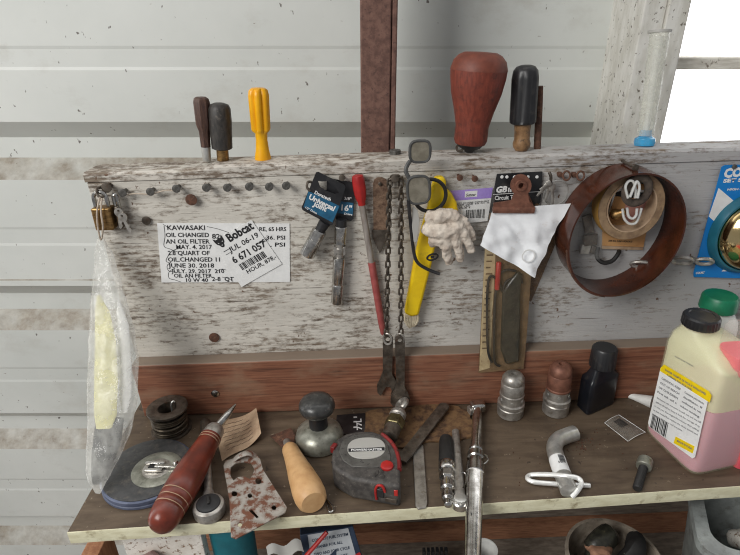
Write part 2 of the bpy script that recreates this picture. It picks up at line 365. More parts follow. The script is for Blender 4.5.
def patch(bm, c, n, m, fn=None, th=.0004, nrm=V((0, -1, 0))):
    """thin wrinkled sheet over four corners TL TR BR BL"""
    g = []
    for s in (0, 1):
        g.append([[None]*(n+1) for _ in range(m+1)])
        for j in range(m+1):
            for i in range(n+1):
                a, b = i/n, j/m
                p = c[0]*(1-a)*(1-b)+c[1]*a*(1-b)+c[2]*a*b+c[3]*(1-a)*b
                if fn: p = p + fn(a, b, p)
                g[s][j][i] = bm.verts.new(p - nrm*(th*s))
    for j in range(m):
        for i in range(n):
            bm.faces.new((g[0][j][i], g[0][j+1][i], g[0][j+1][i+1], g[0][j][i+1]))
            bm.faces.new((g[1][j][i], g[1][j][i+1], g[1][j+1][i+1], g[1][j+1][i]))
    for i in range(n):
        bm.faces.new((g[0][0][i], g[0][0][i+1], g[1][0][i+1], g[1][0][i])); bm.faces.new((g[0][m][i+1], g[0][m][i], g[1][m][i], g[1][m][i+1]))
    for j in range(m):
        bm.faces.new((g[0][j+1][0], g[0][j][0], g[1][j][0], g[1][j+1][0])); bm.faces.new((g[0][j][n], g[0][j+1][n], g[1][j+1][n], g[1][j][n]))
def rot(p, c, a): ca, sa = math.cos(a), math.sin(a); x, y = p[0]-c[0], p[1]-c[1]; return (c[0]+x*ca-y*sa, c[1]+x*sa+y*ca)
# ------------------------------------------------------------------ object helpers
def _mesh(name, bm, mat, loc, bevel=0, ang=35, seg=2, flatshade=False):
    bmesh.ops.recalc_face_normals(bm, faces=bm.faces[:])
    me = bpy.data.meshes.new(name); bm.to_mesh(me); bm.free()
    me.transform(Matrix.Translation(-loc))
    if not flatshade:
        for p in me.polygons: p.use_smooth = True
        me.set_sharp_from_angle(angle=math.radians(ang))
    me.materials.append(M[mat])
    o = bpy.data.objects.new(name, me); COL.objects.link(o)
    if bevel:
        b = o.modifiers.new('bevel', 'BEVEL'); b.width = bevel; b.segments = seg; b.limit_method = 'ANGLE'; b.angle_limit = math.radians(40)
    return o
def thing(name, label, cat, loc, group=None):
    o = bpy.data.objects.new(name, None); COL.objects.link(o); o.location = loc; o.empty_display_size = .01
    o['label'] = label; o['category'] = cat
    if group: o['group'] = group
    return o
def wloc(o):
    l = V(o.location)
    while o.parent: o = o.parent; l = l + V(o.location)
    return l
def part(name, bm, mat, par, bevel=0, label=None, **k):
    o = _mesh(name, bm, mat, wloc(par), bevel, **k); o.parent = par
    if label: o['label'] = label
    return o
def solo(name, bm, mat, label, cat, loc=None, bevel=0, group=None, kind=None, **k):
    if loc is None:
        lo = V((min(v.co.x for v in bm.verts), 0, min(v.co.z for v in bm.verts))); hi = V((max(v.co.x for v in bm.verts), 0, 0))
        ys = [v.co.y for v in bm.verts]; loc = V(((lo.x+hi.x)/2, (min(ys)+max(ys))/2, lo.z))
    o = _mesh(name, bm, mat, loc, bevel, **k); o.location = loc; o['label'] = label; o['category'] = cat
    if group: o['group'] = group
    if kind: o['kind'] = kind
    return o
def struct(name, bm, mat, par=None, bevel=0, label=None, **k):
    o = _mesh(name, bm, mat, wloc(par) if par else V((0, 0, 0)), bevel, **k)
    if par: o.parent = par
    else: o['kind'] = 'structure'
    if label: o['label'] = label
    return o
# ================================================================== setting
def wbox(bm, x0, x1, y0, y1, z0, z1):
    a = [WL(x, y, z0) for x, y in ((x0, y0), (x1, y0), (x1, y1), (x0, y1))]; b = [WL(x, y, z1) for x, y in ((x0, y0), (x1, y0), (x1, y1), (x0, y1))]
    hull(bm, a, b)
YW = .26; ZC = .535
prof = []
for k in range(6, -5, -1):
    zc = ZC - .206 - .309*k
    prof += [(zc-.050, YW), (zc-.017, YW+.03), (zc+.019, YW+.03), (zc+.0505, YW)]
    if k == 1: prof += [(zc+.0508, YW-.003), (zc+.062, YW-.003), (zc+.064, YW)]
    m = zc+.1545
    prof += [(m-.0215, YW), (m-.0165, YW+.0012), (m+.0105, YW+.0012), (m+.0155, YW)]
XP = (BT.transposed() @ BW(640, 90, .2)).x
def sheet(bm, x0, x1, zlo, zhi):
    pr = [q for q in prof if zlo < q[0] < zhi]; pr = [(zlo, YW)] + pr + [(zhi, YW)]
    for dy in (0, .001):
        a = [bm.verts.new(WL(x0, y+dy, z)) for z, y in pr]; b = [bm.verts.new(WL(x1, y+dy, z)) for z, y in pr]
        for i in range(len(pr)-1): bm.faces.new((a[i], b[i], b[i+1], a[i+1]))
bm = nb(); sheet(bm, -1.7, XP, -1.3, 1.7); sheet(bm, XP, 1.8, -1.3, ZC-.215)
o = struct('wall_back', bm, 'wall', flatshade=True)
bm = nb(); wbox(bm, -1.7, 1.8, -1.6, .30, -1.32, -1.25); struct('floor', bm, 'under')
# column
c = BW(378.5, 80, .07); cx = (BT.transposed() @ c).x; s = S(c)
bm = nb(); wbox(bm, cx-18*s, cx+12*s, .07, .16, -1.25, 1.5); wbox(bm, cx+12.6*s, cx+18*s, .072, .152, -1.25, 1.5)
struct('column', bm, 'column', bevel=.002, label='brown steel column between the white wall sheets')
# window post, sash, glass
def wx(px, py, yw): return (BT.transposed() @ BW(px, py, yw)).x
xl, xm, xr = wx(632, 72, .15), wx(652, 72, .15), wx(674.5, 72, .15)
bm = nb(); wbox(bm, xl, xr-.030, .150, .262, .2, 1.5); struct('trim_1', bm, 'post', bevel=.002, label='weathered white post beside the window')
bm = nb(); wbox(bm, xr-.030, xr, .145, .262, .2, 1.5); struct('trim_2', bm, 'post', bevel=.002, label='white window casing strip')
bm = nb()
zt = (BT.transposed() @ BW(712, 52, .2)).z; zb = (BT.transposed() @ BW(712, 67, .2)).z
wbox(bm, xr, 1.4, .20, .25, zb-.004, zt-.008); wbox(bm, xr, 1.4, .21, .25, .26, ZC-.200)
win = struct('window_1', bm, 'sash', bevel=.002, label='window with white weathered glazing bar')
bm = nb(); wbox(bm, xr, 1.4, .228, .232, ZC-.201, 1.5); part('pane', bm, 'glass', win)
# ================================================================== bench
LX, RX = -.355, .78
ZTOP = Y(375, 160, 0).z
ZR = Y(375, 357, -.025).z
bb = thing('backboard', 'long weathered white board with grey ledge behind the bench', 'board', V((0, .02, ZR-.01)))
bm = nb()
zs = Y(86, 182, 0).z
hull(bm, [V((LX+.009, 0, ZR-.012)), V((RX, 0, ZR-.012)), V((RX, .034, ZR-.012)), V((LX+.009, .034, ZR-.012))],
         [V((LX+.001, 0, zs-.0008)), V((RX, 0, zs-.0008)), V((RX, .034, zs-.0008)), V((LX+.001, .034, zs-.0008))])
part('lower_board', bm, 'board', bb, bevel=.0015)
bm = nb(); n = 60
rings = []
for i in range(n+1):
    x = LX + (RX-LX)*i/n
    d = (noise.noise(V((x*9, 0, 0))))*.0022; e = (noise.noise(V((x*14, 5, 0))))*.0016
    sag = -.004*max(0, min(1, (-.19-x)/.02)) if x < -.17 else 0
    rings.append([V((x, -.002+e, zs)), V((x, -.002+e*.5, ZTOP+d*.6+sag-.003)), V((x, .002, ZTOP+d*.6+sag)), V((x, .046, ZTOP+sag)), V((x, .048, zs))])
loft(bm, rings); part('ledge', bm, 'rail', bb, label='bare grey worn ledge along the board top')
rs = thing('riser_plank', 'reddish brown plank set along the back of the bench top', 'board', V((.2, -.012, 0)))
bm = nb(); hull(bm, [V((LX+.012, -.025, .0004)), V((RX, -.025, .0004)), V((RX, -.0003, .0004)), V((LX+.012, -.0003, .0004))], [V((LX+.010, -.025, ZR)), V((RX, -.025, ZR)), V((RX, -.0003, ZR)), V((LX+.010, -.0003, ZR))])
part('plank', bm, 'riser', rs, bevel=.002)
wb = thing('workbench', 'brown topped workbench with pale yellow front edge', 'workbench', V((0, -.1, -.32)))
fy0, fy1 = T(67, 533).y, T(740, 487).y
def fy(x): return fy0 + (fy1-fy0)*(x-LX)/(.447-LX)
TH = .0175
TLX = LX; LX = T(67, 533).x
bm = nb(); hull(bm, [V((LX, fy(LX)+.0012, -TH)), V((RX, fy(RX)+.0012, -TH)), V((RX, .03, -TH)), V((LX, .03, -TH))], [V((LX, fy(LX)+.0012, 0)), V((RX, fy(RX)+.0012, 0)), V((RX, .03, 0)), V((LX, .03, 0))])
part('bench_top', bm, 'bench', wb)
bm = nb(); rings = []
for i in range(81):
    x = LX + (RX-LX)*i/80; e = noise.noise(V((x*22, 3, 0)))*.0010
    rings.append([V((x, fy(x)+.0012, .0002)), V((x, fy(x)+.0006+e, .0001)), V((x, fy(x)+e, -.0010)), V((x, fy(x)+e*.5, -TH)), V((x, fy(x)+.0012, -TH))])
loft(bm, rings); part('front_edge', bm, 'edge', wb, label='pale yellow painted front edge')
for x0 in (T(69, 543, -TH).x, .755):
    bm = nb(); box(bm, V((x0+.011, fy(x0)+.03, -TH/2-.66)), (.022, .04, 1.25-TH)); part('leg', bm, 'leg', wb, bevel=.001)
bm = nb(); box(bm, V(((LX+RX)/2, .02, -.17)), (RX-LX-.02, .014, .302)); part('back_panel', bm, 'under', wb)
bm = nb(); box(bm, V(((LX+RX)/2, .003, -.303)), (RX-LX-.02, .018, .030)); part('back_rail', bm, 'plank', wb, label='orange brown rail under the bench')
bm = nb(); box(bm, V(((LX+RX)/2, -.17, -.329)), (RX-LX-.004, .39, .018)); part('lower_shelf', bm, 'under', wb)
LX = TLX
# ================================================================== handles standing on the ledge
def ledge_pts(bx, by, tx, ty, y=.026):
    b = Y(bx, by, y); t = Y(tx, ty, y); b = V((b.x, y, ZTOP+.0002)); return b, t, S((b+t)/2)
def flute(n, a, h0=0, h1=9): return lambda t, h: 1 - (a*(.5-.5*math.cos(n*t))**3 if h0 < h < h1 else 0)
def handle(name, label, bot, top, metal, wood, mm, wm, seg=24, mod=None, y=.026, nn=0):
    b, t, s = ledge_pts(*bot, *top, y); ax = (t-b); L = ax.length; n = nn or wood[-1][0]; k = L/n
    o = thing(name, label, 'screwdriver', b)
    if metal:
        bm = nb(); lathe(bm, [(h*k, r*s) for h, r in metal], b, ax, 20); part('ferrule', bm, mm, o, bevel=.0004)
    bm = nb(); lathe(bm, [(h*k, r*s) for h, r in wood], b, ax, seg, (lambda t, h: mod(t, h/k)) if mod else None); part('handle', bm, wm, o, ang=50 if seg > 8 else 20)
    return o, b, ax.normalized(), s, k
handle('screwdriver', 'slim screwdriver with worn brown wooden handle standing on the ledge', (207, 160), (201, 97),
       [(0, 4.2), (13, 4.6), (15, 4.6)], [(14.5, 5), (22, 5.2), (30, 5.6), (34, 7), (37, 7.8), (58, 8.2), (61.5, 7.2), (63, 5)], 'zinc', 'brownwood', 8)
handle('screwdriver', 'stubby screwdriver with chipped black handle standing beside the brown wooden one', (223, 160), (219, 103),
       [(0, 6), (10, 6), (12, 6)], [(11.5, 8.2), (12.5, 10.3), (40, 11.2), (51, 10.8), (55, 9), (56.5, 5)], 'brass', 'blackwood', 10)
handle('screwdriver', 'bright yellow fluted screwdriver handle standing on the ledge', (263, 159), (258, 88),
       None, [(0, 8.2), (2.5, 8.2), (9, 6.8), (20, 5.8), (27, 6.2), (29, 8.8), (31, 9.8), (64, 10.4), (69, 9.4), (71, 6.5)], None, 'yellow', 36, flute(6, .3, 28, 70))
o, b, ax, s, k = handle('tool_handle', 'large bulbous worn red wooden handle on a black base on the ledge', (469, 152), (481, 52),
       None, [(9, 15.3), (13, 17), (27, 16.7), (42, 20), (60, 25), (75, 27.3), (82, 27.6)], None, 'redwood', 48, flute(20, .02, 12, 80), nn=99)
o['category'] = 'tool handle'
bm = nb(); lathe(bm, [(h*k, r*s) for h, r in ((82, 27.8), (84, 27.6), (91, 25.5), (96, 21), (98.5, 16), (99, 8))], b, ax, 48); part('end_cap', bm, 'redcap', o, label='smooth brown red end cap')
bm = nb(); lathe(bm, [(h*k, r*s) for h, r in ((0, 4), (3, 6), (5, 11), (9.2, 14.5))], b, ax, 24); part('base', bm, 'black', o)
bm = nb(); P = b + V((-10*s, -.002, 5*s)); ringlathe(bm, [(-.0008, 2*s), (-.0008, 4.6*s), (.0008, 4.6*s), (.0008, 2*s)], P, V((0, -1, 0)), 20); part('eyelet', bm, 'darksteel', o)
o, b, ax, s, k = handle('screwdriver', 'black ribbed handle with scuffed amber neck standing on the ledge', (521, 152), (526, 65),
       [(0, 6), (4, 8.6), (8, 9), (12, 7.8), (20, 7.8), (29, 8.6)], [(28.5, 11), (30, 13), (33, 13.4), (74, 13.2), (82, 12), (86, 9), (87.5, 5)], 'amber', 'black', 40, flute(8, .16, 32, 82))
b, t, s = ledge_pts(537, 151, 540, 86, .034)
bm = nb(); lathe(bm, [(0, 3.6*s), (.06, 3.4*s), ((t-b).length, 3*s)], b, t-b, 10); solo('steel_rod', bm, 'rust', 'thin rusty rod standing behind the black ribbed handle', 'rod', b)
b = V((Y(395, 153, .03).x, .03, ZTOP+.0002)); s = S(b)
bm = nb(); lathe(bm, [(0, 6.4*s), (3.6*s, 6.4*s), (4.2*s, 5.6*s)], b, V((0, 0, 1)), 6); solo('bolt', bm, 'nail', 'flat grey bolt head on the ledge beside the sunglasses', 'bolt', b)
# rain gauge tube
A = BW(643, 143, .125); A = V((A.x, .03, ZTOP+.0003)); A.x = Y(644, 145, .03).x; s = S(A)
Bq = Y(660, 30, .045); ax = Bq-A; L = ax.length
g = thing('rain_gauge', 'clear plastic tube with sky blue base leaning on the white window post', 'gauge', A)
bm = nb(); lathe(bm, [(0, 9*s), (3*s, 10*s), (7*s, 9.5*s), (9*s, 6*s), (15*s, 5.4*s)], A, ax, 24); part('base', bm, 'bluewater', g)
bm = nb(); ringlathe(bm, [(9.5*s, 7.6*s), (L, 9*s), (L, 8.4*s), (9.5*s, 7*s)], A, ax, 24); part('tube', bm, 'gauge', g)
bm = nb(); lathe(bm, [(15*s, 2.6*s), (L*.95, 4*s)], A, ax, 16); part('inner_tube', bm, 'white', g)
bm = nb(); ringlathe(bm, [(L-.003, 9.1*s), (L-.003, 10.4*s), (L, 10.4*s), (L, 9.1*s)], A, ax, 24); part('rim', bm, 'palegrey', g)
# ================================================================== nails, screws, hooks on the board
def nail(px, py, r, label, mat='nail', name='nail', ln=.014, cat='nail', hr=.0016, grp=None):
    P = B(px, py, ln); s = S(P); bm = nb()
    lathe(bm, [(0, r*s*.45), (ln-.002, r*s*.45), (ln-.0018, r*s), (ln-.0004, r*s), (ln, r*s*.7)], V((P.x, 0, P.z)), V((0, -1, 0)), 14)
    return solo(name, bm, mat, label, cat, V((P.x, 0, P.z)), group=grp)
row = [(122, 193, 'first'), (150, 192, 'second'), (176, 189, 'third'), (206, 188, 'fourth'), (227, 188, 'fifth'), (249, 187, 'sixth'), (269, 187, 'seventh'), (286, 186, 'eighth')]
for x, y, w in row: nail(x, y, 4.2, w+' nail head from the padlocks in the row under the ledge', grp='row of nails under the ledge')
nail(106, 188, 5.2, 'dark nail head above the brass padlock, board corner', 'darksteel')
nail(191, 200, 5.8, 'large rusty bolt head above the handwritten card', 'rust', 'bolt', .008, 'bolt')
nail(146, 221, 4.4, 'dark screw left of the handwritten card', 'darksteel', 'screw', .004, 'screw')
nail(214, 338, 5.2, 'rusty screw low on the white board below the tag', 'rust', 'screw', .003, 'screw')
nail(380, 184, 1.8, 'small nail through the hole of the pointed rusty scraper', 'darksteel', ln=.006)
nail(395, 179, 4, 'dark nail carrying the doubled chain', 'darksteel', ln=.016)
nail(460, 178, 3.2, 'rusty nail above the purple label, nearest the yellow tool', 'rust')
nail(475, 179, 3.2, 'rusty nail above the purple label, nearest the clip', 'rust')
nail(342, 178, 3.4, 'nail head holding the rear black socket card', 'darksteel', ln=.012)
nail(521, 178, 3, 'dark nail behind the rusty bulldog clip', 'darksteel', ln=.016)
nail(441, 183, 3, 'nail head under the yellow plastic tool', 'darksteel', ln=.016)
nail(361, 180, 2.4, 'nail holding up the red handled screwdriver', 'darksteel', ln=.006)
nail(735, 167, 2.4, 'nail holding the blue hardware card', 'nail', ln=.008)
P = B(215, 394, 0); P = Y(215, 394, -.027); s = S(P); bm = nb()
lathe(bm, [(0, 4*s), (.0012, 4*s), (.0022, 2.4*s)], V((P.x, -.0252, P.z)), V((0, -1, 0)), 14); solo('screw', bm, 'chrome', 'bright screw head in the reddish plank above the brown tag', 'screw', V((P.x, -.0252, P.z)))
def bolthook(pts, off, r, label, name, mat, cat):
    pp = smooth([V((B(x, y, f).x, -f, B(x, y, f).z)) for x, y, f in pts], 5); s = S(pp[0]); bm = nb(); tube(bm, pp, r*s, 8)
    return solo(name, bm, mat, label, cat, pp[0])
bolthook([(101, 187, 0), (99.5, 188, .014), (97, 189, .018), (97, 194, .021), (100, 197, .022), (104, 196, .02)], 0, 1.3, 'bent wire hook carrying the brass padlock', 'hook', 'darksteel', 'hook')
bolthook([(311, 182, 0), (308, 182, .010), (307, 187, .013), (310, 191, .013)], 0, 1.3, 'dark hook beside the black socket card', 'hook', 'darksteel', 'hook')
for px, py, lb in ((563, 175, 'rusty screw eye beside the bundle of keys'), (577, 175, 'rusty screw eye next to the brown hoop')):
    P = B(px, py, .008); s = S(P); o = thing('screw_eye', lb, 'screw eye', V((P.x, 0, P.z)))
    bm = nb(); tube(bm, circ(V((P.x+2.5*s, -.012, P.z)), V((1, 0, 0)), V((0, .3, 1)).normalized(), 3.6*s, 4.4*s, 16), 1.1*s, 8, True); part('eye', bm, 'rust', o)
    bm = nb(); lathe(bm, [(0, 2*s), (.006, 3*s), (.010, 2*s)], V((P.x-2.5*s, 0, P.z)), V((0, -1, 0)), 10); part('screw_shank', bm, 'rust', o)
# ================================================================== padlocks and string
def padlock(px0, px1, py0, py1, off, th, label, mat, arcpx, rz=0):
    P0, P1 = B(px0, py0, off+th), B(px1, py1, off+th); w = P1.x-P0.x; h = P0.z-P1.z; c = V(((P0.x+P1.x)/2, -(off+th/2), (P0.z+P1.z)/2)); s = S(c)
    R = Matrix.Rotation(rz, 3, 'Z')
    o = thing('padlock', label, 'padlock', V((c.x, c.y, c.z-h/2)))
    bm = nb(); box(bm, c, (w, th, h), R); bd = part('body', bm, mat, o, bevel=.002, seg=3)
    e = R @ V((1, 0, 0)); zt_ = c.z+h/2; hw = w*.34
    pts = [c+e*(-hw)+V((0, 0, h/2-.002))]+[V((c.x, c.y, zt_+arcpx*s-hw))+e*(-hw*math.cos(t))+V((0, 0, hw*math.sin(t))) for t in [math.pi*i/12 for i in range(13)]]+[c+e*hw+V((0, 0, h/2-.002))]
    bm = nb(); tube(bm, pts, 2.1*s, 10); part('shackle', bm, 'chrome', o)
    bm = nb(); box(bm, c-R @ V((0, th/2+.0002, 0)), (w*.42, .0008, h*.5), R); part('keyplate', bm, 'brass', bd, bevel=.0003)
    return o, c, s
pk, c, s = padlock(90, 114, 209, 230.5, .008, .017, 'brass padlock hung on the wire hook at the board corner', 'brass', 15)
pk2, c2, s2 = padlock(113, 123, 207, 229, .006, .011, 'narrow dark padlock hanging behind the brass padlock', 'darksteel', 11)
for i, (dx, dz, a, lb) in enumerate(((119, 212, .1, 'upper small steel key beside the brass padlock'), (123, 217, -.25, 'lower small steel key hanging from the padlocks'))):
    P = B(dx, dz, .022+.003*i); s = S(P); up = V((math.sin(a), 0, math.cos(a))); sd = V((up.z, 0, -up.x)); bm = nb()
    y = -.022-.003*i
    def q(a_, b_): v = V((P.x, y, P.z))+sd*(a_*s)+up*(b_*s); return (v.x, v.z)
    out = [q(4.5*math.cos(t), 4.5*math.sin(t)) for t in [math.radians(-60+30*j) for j in range(11)]] + [q(-1.4, -5), q(-1.4, -16), q(.2, -17.5), q(1.4, -16), q(2.4, -14), q(1.4, -12), q(2.4, -10), q(1.4, -8), q(1.5, -5)]
    hol = [q(1.3*math.cos(t), 1.6+1.3*math.sin(t)) for t in [2*math.pi*j/10 for j in range(10)]]
    holed(bm, out, [hol], -y, -y+.0016, BOARD); solo('key', bm, 'steel', lb, 'key', V((P.x, y, P.z)))
pts = [B(104, 196, .0095), B(122, 195.2, .0095), B(136, 193.6, .0095), B(150, 194.2, .0095), B(165, 190.5, .0095), B(176, 191, .0095)]
bm = nb(); tube(bm, smooth(pts, 5), .0009, 6); solo('string', bm, 'string', 'pale string stretched along the first nails of the row', 'string', pts[0])
pts = [B(100, 197, .024), B(97, 212, .028), B(98, 228, .028), B(101, 240, .024), B(103, 228, .029), B(101, 212, .029), B(102, 198, .024)]
bm = nb(); tube(bm, smooth(pts, 5), .0011, 6); solo('tie_string', bm, 'string', 'white string loop tying the plastic bag to the hook', 'string', pts[0])
# ================================================================== plastic bag
rows = [(238, 98, 104), (245, 96, 107), (253, 94, 113), (275, 93, 120), (300, 91, 126), (330, 89, 134), (360, 88, 138), (400, 87, 138), (430, 87, 132), (458, 86, 121), (478, 87, 109), (493, 95, 101)]
def bagrings(rw, fat, n=28, amp=.003, y0=-.016, y1=-.190, seed=0):
    R = []
    for py, a, b_ in rw:
        t = (py-238)/255.0; yc = y0+(y1-y0)*t
        P0, P1 = Y(a, py, yc), Y(b_, py, yc); c = (P0+P1)/2; hw = (P1.x-P0.x)/2; d = max(.002, min(.024, hw*fat))
        r = []
        for i in range(n):
            th = 2*math.pi*i/n; p = V((c.x+hw*math.copysign(abs(math.cos(th))**.9, math.cos(th)), c.y+d*math.sin(th), c.z))
            k = noise.noise(V((p.x*70+seed, p.y*70, p.z*28)))*amp + noise.noise(V((p.x*160, p.y*160+seed, p.z*90)))*amp*.6
            r.append(p + V((math.cos(th)*.3, math.sin(th), 0))*k)
        R.append(r)
    return R
def dense(rw, k=4):
    o = []
    for i in range(len(rw)-1):
        for j in range(k): t = j/k; o.append(tuple(rw[i][q]*(1-t)+rw[i+1][q]*t for q in range(3)))
    return o+[rw[-1]]
bm = nb(); loft(bm, bagrings(dense(rows), .5, 40, .004)); solo('plastic_bag', bm, 'bag', 'long clear plastic bag hanging from the board corner onto the bench', 'bag', B(100, 238, .016), ang=60)
def inner(name, rw, fat, mat, label, cat, amp, dx=0, seed=3):
    bm = nb(); loft(bm, bagrings(dense(rw), fat, 20, amp, -.016+dx, -.190+dx, seed)); return solo(name, bm, mat, label, cat, ang=60)
inner('packet', [(296, 97, 100), (312, 95, 110), (340, 95, 116), (380, 94, 118), (415, 94, 117), (428, 96, 112)], .20, 'bagpaper', 'pale yellow packet inside the hanging plastic bag', 'packet', .001, -.003)
inner('paper_roll', [(300, 117, 120), (325, 116, 129), (360, 117, 132), (395, 119, 132), (412, 122, 128)], .3, 'paper', 'folded white paper inside the plastic bag beside the yellow packet', 'paper', .001, .004, 9)
inner('cloth', [(420, 96, 124), (438, 93, 122), (458, 91, 116), (474, 91, 106), (484, 93, 100)], .35, 'bagdark', 'dark grey cloth in the bottom of the plastic bag', 'cloth', .002, 0, 5)
# ================================================================== cards on the board
o = thing('note_card', 'wide white card of handwritten oil change notes on the board', 'card', B(224, 281, 0))
bm = nb(); bprism(bm, [(157, 223), (289.5, 223.5), (290, 282), (161.5, 282.5)], .0006, .0006); cdp = part('card', bm, 'paper', o)
late = []; bm = nb(); OFF = .0014
def hand(s_, x, y, w, sz, dy=0, bold=.02):
    a = B(x, y, OFF); b_ = B(x+w, y+dy, OFF); e = b_-a; e.y = 0
    text(bm, s_, V((a.x, -OFF, a.z)), e, V((0, 0, 1)), sz*S(a), bold, .05, e.length)
for r in (('KAWASAKI', 167, 230, 38, 7), ('OIL CHANGED', 166, 237, 43, 6.5), ('AN OIL FILTER', 166, 243.5, 44, 6.5), ('82', 212, 238.5, 8, 7), ('MAY. 4. 2017', 176, 249, 36, 6.5),
          ('2.8 QUART OF', 168, 255, 42, 6.5), ('OIL.CHANGED 11', 168, 261.5, 52, 6.5), ('JUNE 30. 2018', 169, 267.5, 46, 6.5), ('JULY. 29. 2017  210', 172, 273, 53, 6), ('OIL AN FILTER', 174, 277.5, 38, 6), ('10 W 40', 185, 281.7, 22, 5.5),
          ('2-8  QT', 212, 281, 22, 6.5), ('RE, 65 HRS', 259, 231, 27, 6), ('36. PSI', 266, 239.5, 19, 6), ('. PSI', 270, 246.5, 15, 6)): (hand(*r) if r[1] < 250 else late.append(r))
part('handwriting', bm, 'ink', cdp, flatshade=True); bm = nb()
for r in late: hand(*r)
part('handwriting', bm, 'ink', cdp, flatshade=True); bm = nb()
for pl in ([(164, 226), (165, 236), (164, 246), (170, 249), (178, 252)], [(180, 248), (172, 251), (168, 256), (166, 261), (170, 263)], [(171, 262), (167, 266), (169, 271), (176, 272)], [(175, 268), (169, 272), (169, 278), (175, 280), (181, 282)], [(163, 224.5), (166, 226), (170, 229)],
           [(207, 226.5), (218, 229), (230, 233)], [(217, 271), (222, 269), (226, 270)], [(222, 277), (230, 279), (233, 281.5)]):
    tube(bm, smooth([V((B(x, y, OFF).x, -OFF, B(x, y, OFF).z)) for x, y in pl], 5), .00035, 5)
part('pen_lines', bm, 'ink', cdp)
c4 = [(251.4, 220), (282, 264), (241.5, 287), (212, 242.5)]
o = thing('parts_tag', 'tilted white printed tag with barcode over the handwritten card', 'tag', B(241.5, 287, .002))
bm = nb(); bprism(bm, c4, .0020, .0007); tgp = part('tag', bm, 'paper', o)
O = [B(x, y, .0031) for x, y in c4]; O = [V((p.x, -.0031, p.z)) for p in O]
ex = (O[0]-O[3]).normalized(); ey = V((-ex.z, 0, ex.x)); s = S(O[0]); o0 = O[3]
# tag frame: x along the top edge, y downwards from it
def tg(x, y): return o0 + ex*(x*s) - ey*(y*s)
bm = nb()
text(bm, 'Bobcat', tg(15.5, 8.5), ex, ey, 12.5*s, .03, 0, 30*s)
text(bm, '6 671 057', tg(6, 30.5), ex, ey, 10.5*s, .02, 0, 40*s)
text(bm, 'JUL 06-19', tg(10, 18.5), ex, ey, 8*s, .006, .15, 36*s); text(bm, '=.25', tg(40, 26), ex, ey, 5*s, .006, .1, 10*s); text(bm, 'HOUR, 878,-', tg(11, 47), ex, ey, 6.5*s, .006, .1, 36*s)
x = 9.0
while x < 39:
    w = random.choice((.5, .8, 1.3)); a = [tg(x, 33.5), tg(x+w, 33.5), tg(x+w, 41), tg(x, 41)]; bm.faces.new([bm.verts.new(p) for p in a]); x += w+random.choice((.5, .8, 1.1))
for (x0, y0, x1, y1) in ((4, 14, 14, 14.6), (4, 18, 12, 18.4)):
    bm.faces.new([bm.verts.new(p) for p in (tg(x0, y0), tg(x1, y0), tg(x1, y1), tg(x0, y1))])
part('print', bm, 'ink', tgp, flatshade=True)
bm = nb()
cat = [(2.5, -1.5), (5, 1.2), (8, .8), (11, 1.2), (13.5, -2), (13.6, 3), (12.6, 6.5), (10.8, 8.2), (9.8, 11), (8, 12), (6.2, 11), (5.2, 8.2), (3.4, 6.5), (2.4, 3)]
eyes = [[(4.6, 4.4), (7, 5.8), (5, 6.2)], [(11.4, 4.4), (9, 5.8), (11, 6.2)], [(6.8, 8.6), (9.2, 8.6), (8, 10)]]
f2 = lambda q: (lambda v: (v.x, v.z))(tg(q[0]*.92, q[1]*.92-1))
holed(bm, [f2(q) for q in cat], [[f2(q) for q in e] for e in eyes], .0028, .0032, BOARD)
part('emblem', bm, 'ink', tgp, flatshade=True)

P = Y(86.5, 324.5, .012); s = S(P); bm = nb(); lathe(bm, [(-.004, 5*s), (.004, 5.5*s), (.0055, 4*s)], V((LX+.009, .012, P.z)), V((-1, 0, 0)), 16)
lathe(bm, [(.0055, 2.6*s), (.008, 2.4*s)], V((LX+.009, .012, P.z)), V((-1, 0, 0)), 10)
solo('bolt', bm, 'rust', 'rusty bolt head on the board end behind the plastic bag', 'bolt', V((LX+.009, .012, P.z)))
# ================================================================== carded sockets
def axis_lathe(P0, P1, prof, seg=20, mod=None):
    bm = nb(); ax = P1-P0; k = ax.length/prof[-1][0]; s = S(P0)
    lathe(bm, [(h*k, r*s) for h, r in prof], P0, ax, seg, mod); return bm
def sockcard(label, poly, off, slot, panel, texts, sock, socktop):
    o = thing('socket_card', label, 'carded tool', B(*sock[1], off))
    f = lambda pl: bpx(pl, off+.0014)
    bm = nb(); holed(bm, f(poly), [f(slot)] if slot else [], off, off+.0014, BOARD); part('card', bm, 'black', o, bevel=.0003)
    bm = nb(); bprism(bm, panel, off+.0014, .0003); part('printed_panel', bm, 'labelblue', o)
    bm = nb()
    for s_, x, y, x2, y2, sz, bold in texts:
        a, b_ = B(x, y, off+.0019), B(x2, y2, off+.0019); e = b_-a; e.y = 0; e2 = V((-e.z, 0, e.x)).normalized()
        text(bm, s_, V((a.x, -off-.0019, a.z)), e, e2, sz*S(a), bold, 0, e.length)
    part('lettering', bm, 'paper', o, flatshade=True)
    return o
o = sockcard('front black universal joint card with steel socket, tilted', [(316, 172.5), (318.5, 172), (344.5, 185), (345.5, 187.5), (333.5, 224), (331, 225.5), (302.5, 210), (301.5, 207.5)], .012,
    [(318, 181), (322, 181.5), (327, 181), (331, 184.5), (336, 188), (339, 193), (335, 194), (327, 191), (320, 187)], [(308.5, 191), (339.5, 206), (332.5, 222.5), (303.5, 207)],
    [('Universal', 308.2, 198.5, 333.5, 211, 7.6, .04), ('Joint', 313.2, 205.6, 326.5, 212, 7.6, .04), ('1/2" Drive', 304.5, 207.8, 316, 214, 3, .02), ('Duratech', 314, 193.5, 330, 201, 5, .03)], ((323, 222), (308, 252)), None)
bm = axis_lathe(B(325, 222, .0135), B(319, 232, .0135), [(0, 6), (9, 5.2), (10, 5.2)], 16); part('hanger_neck', bm, 'black', o)
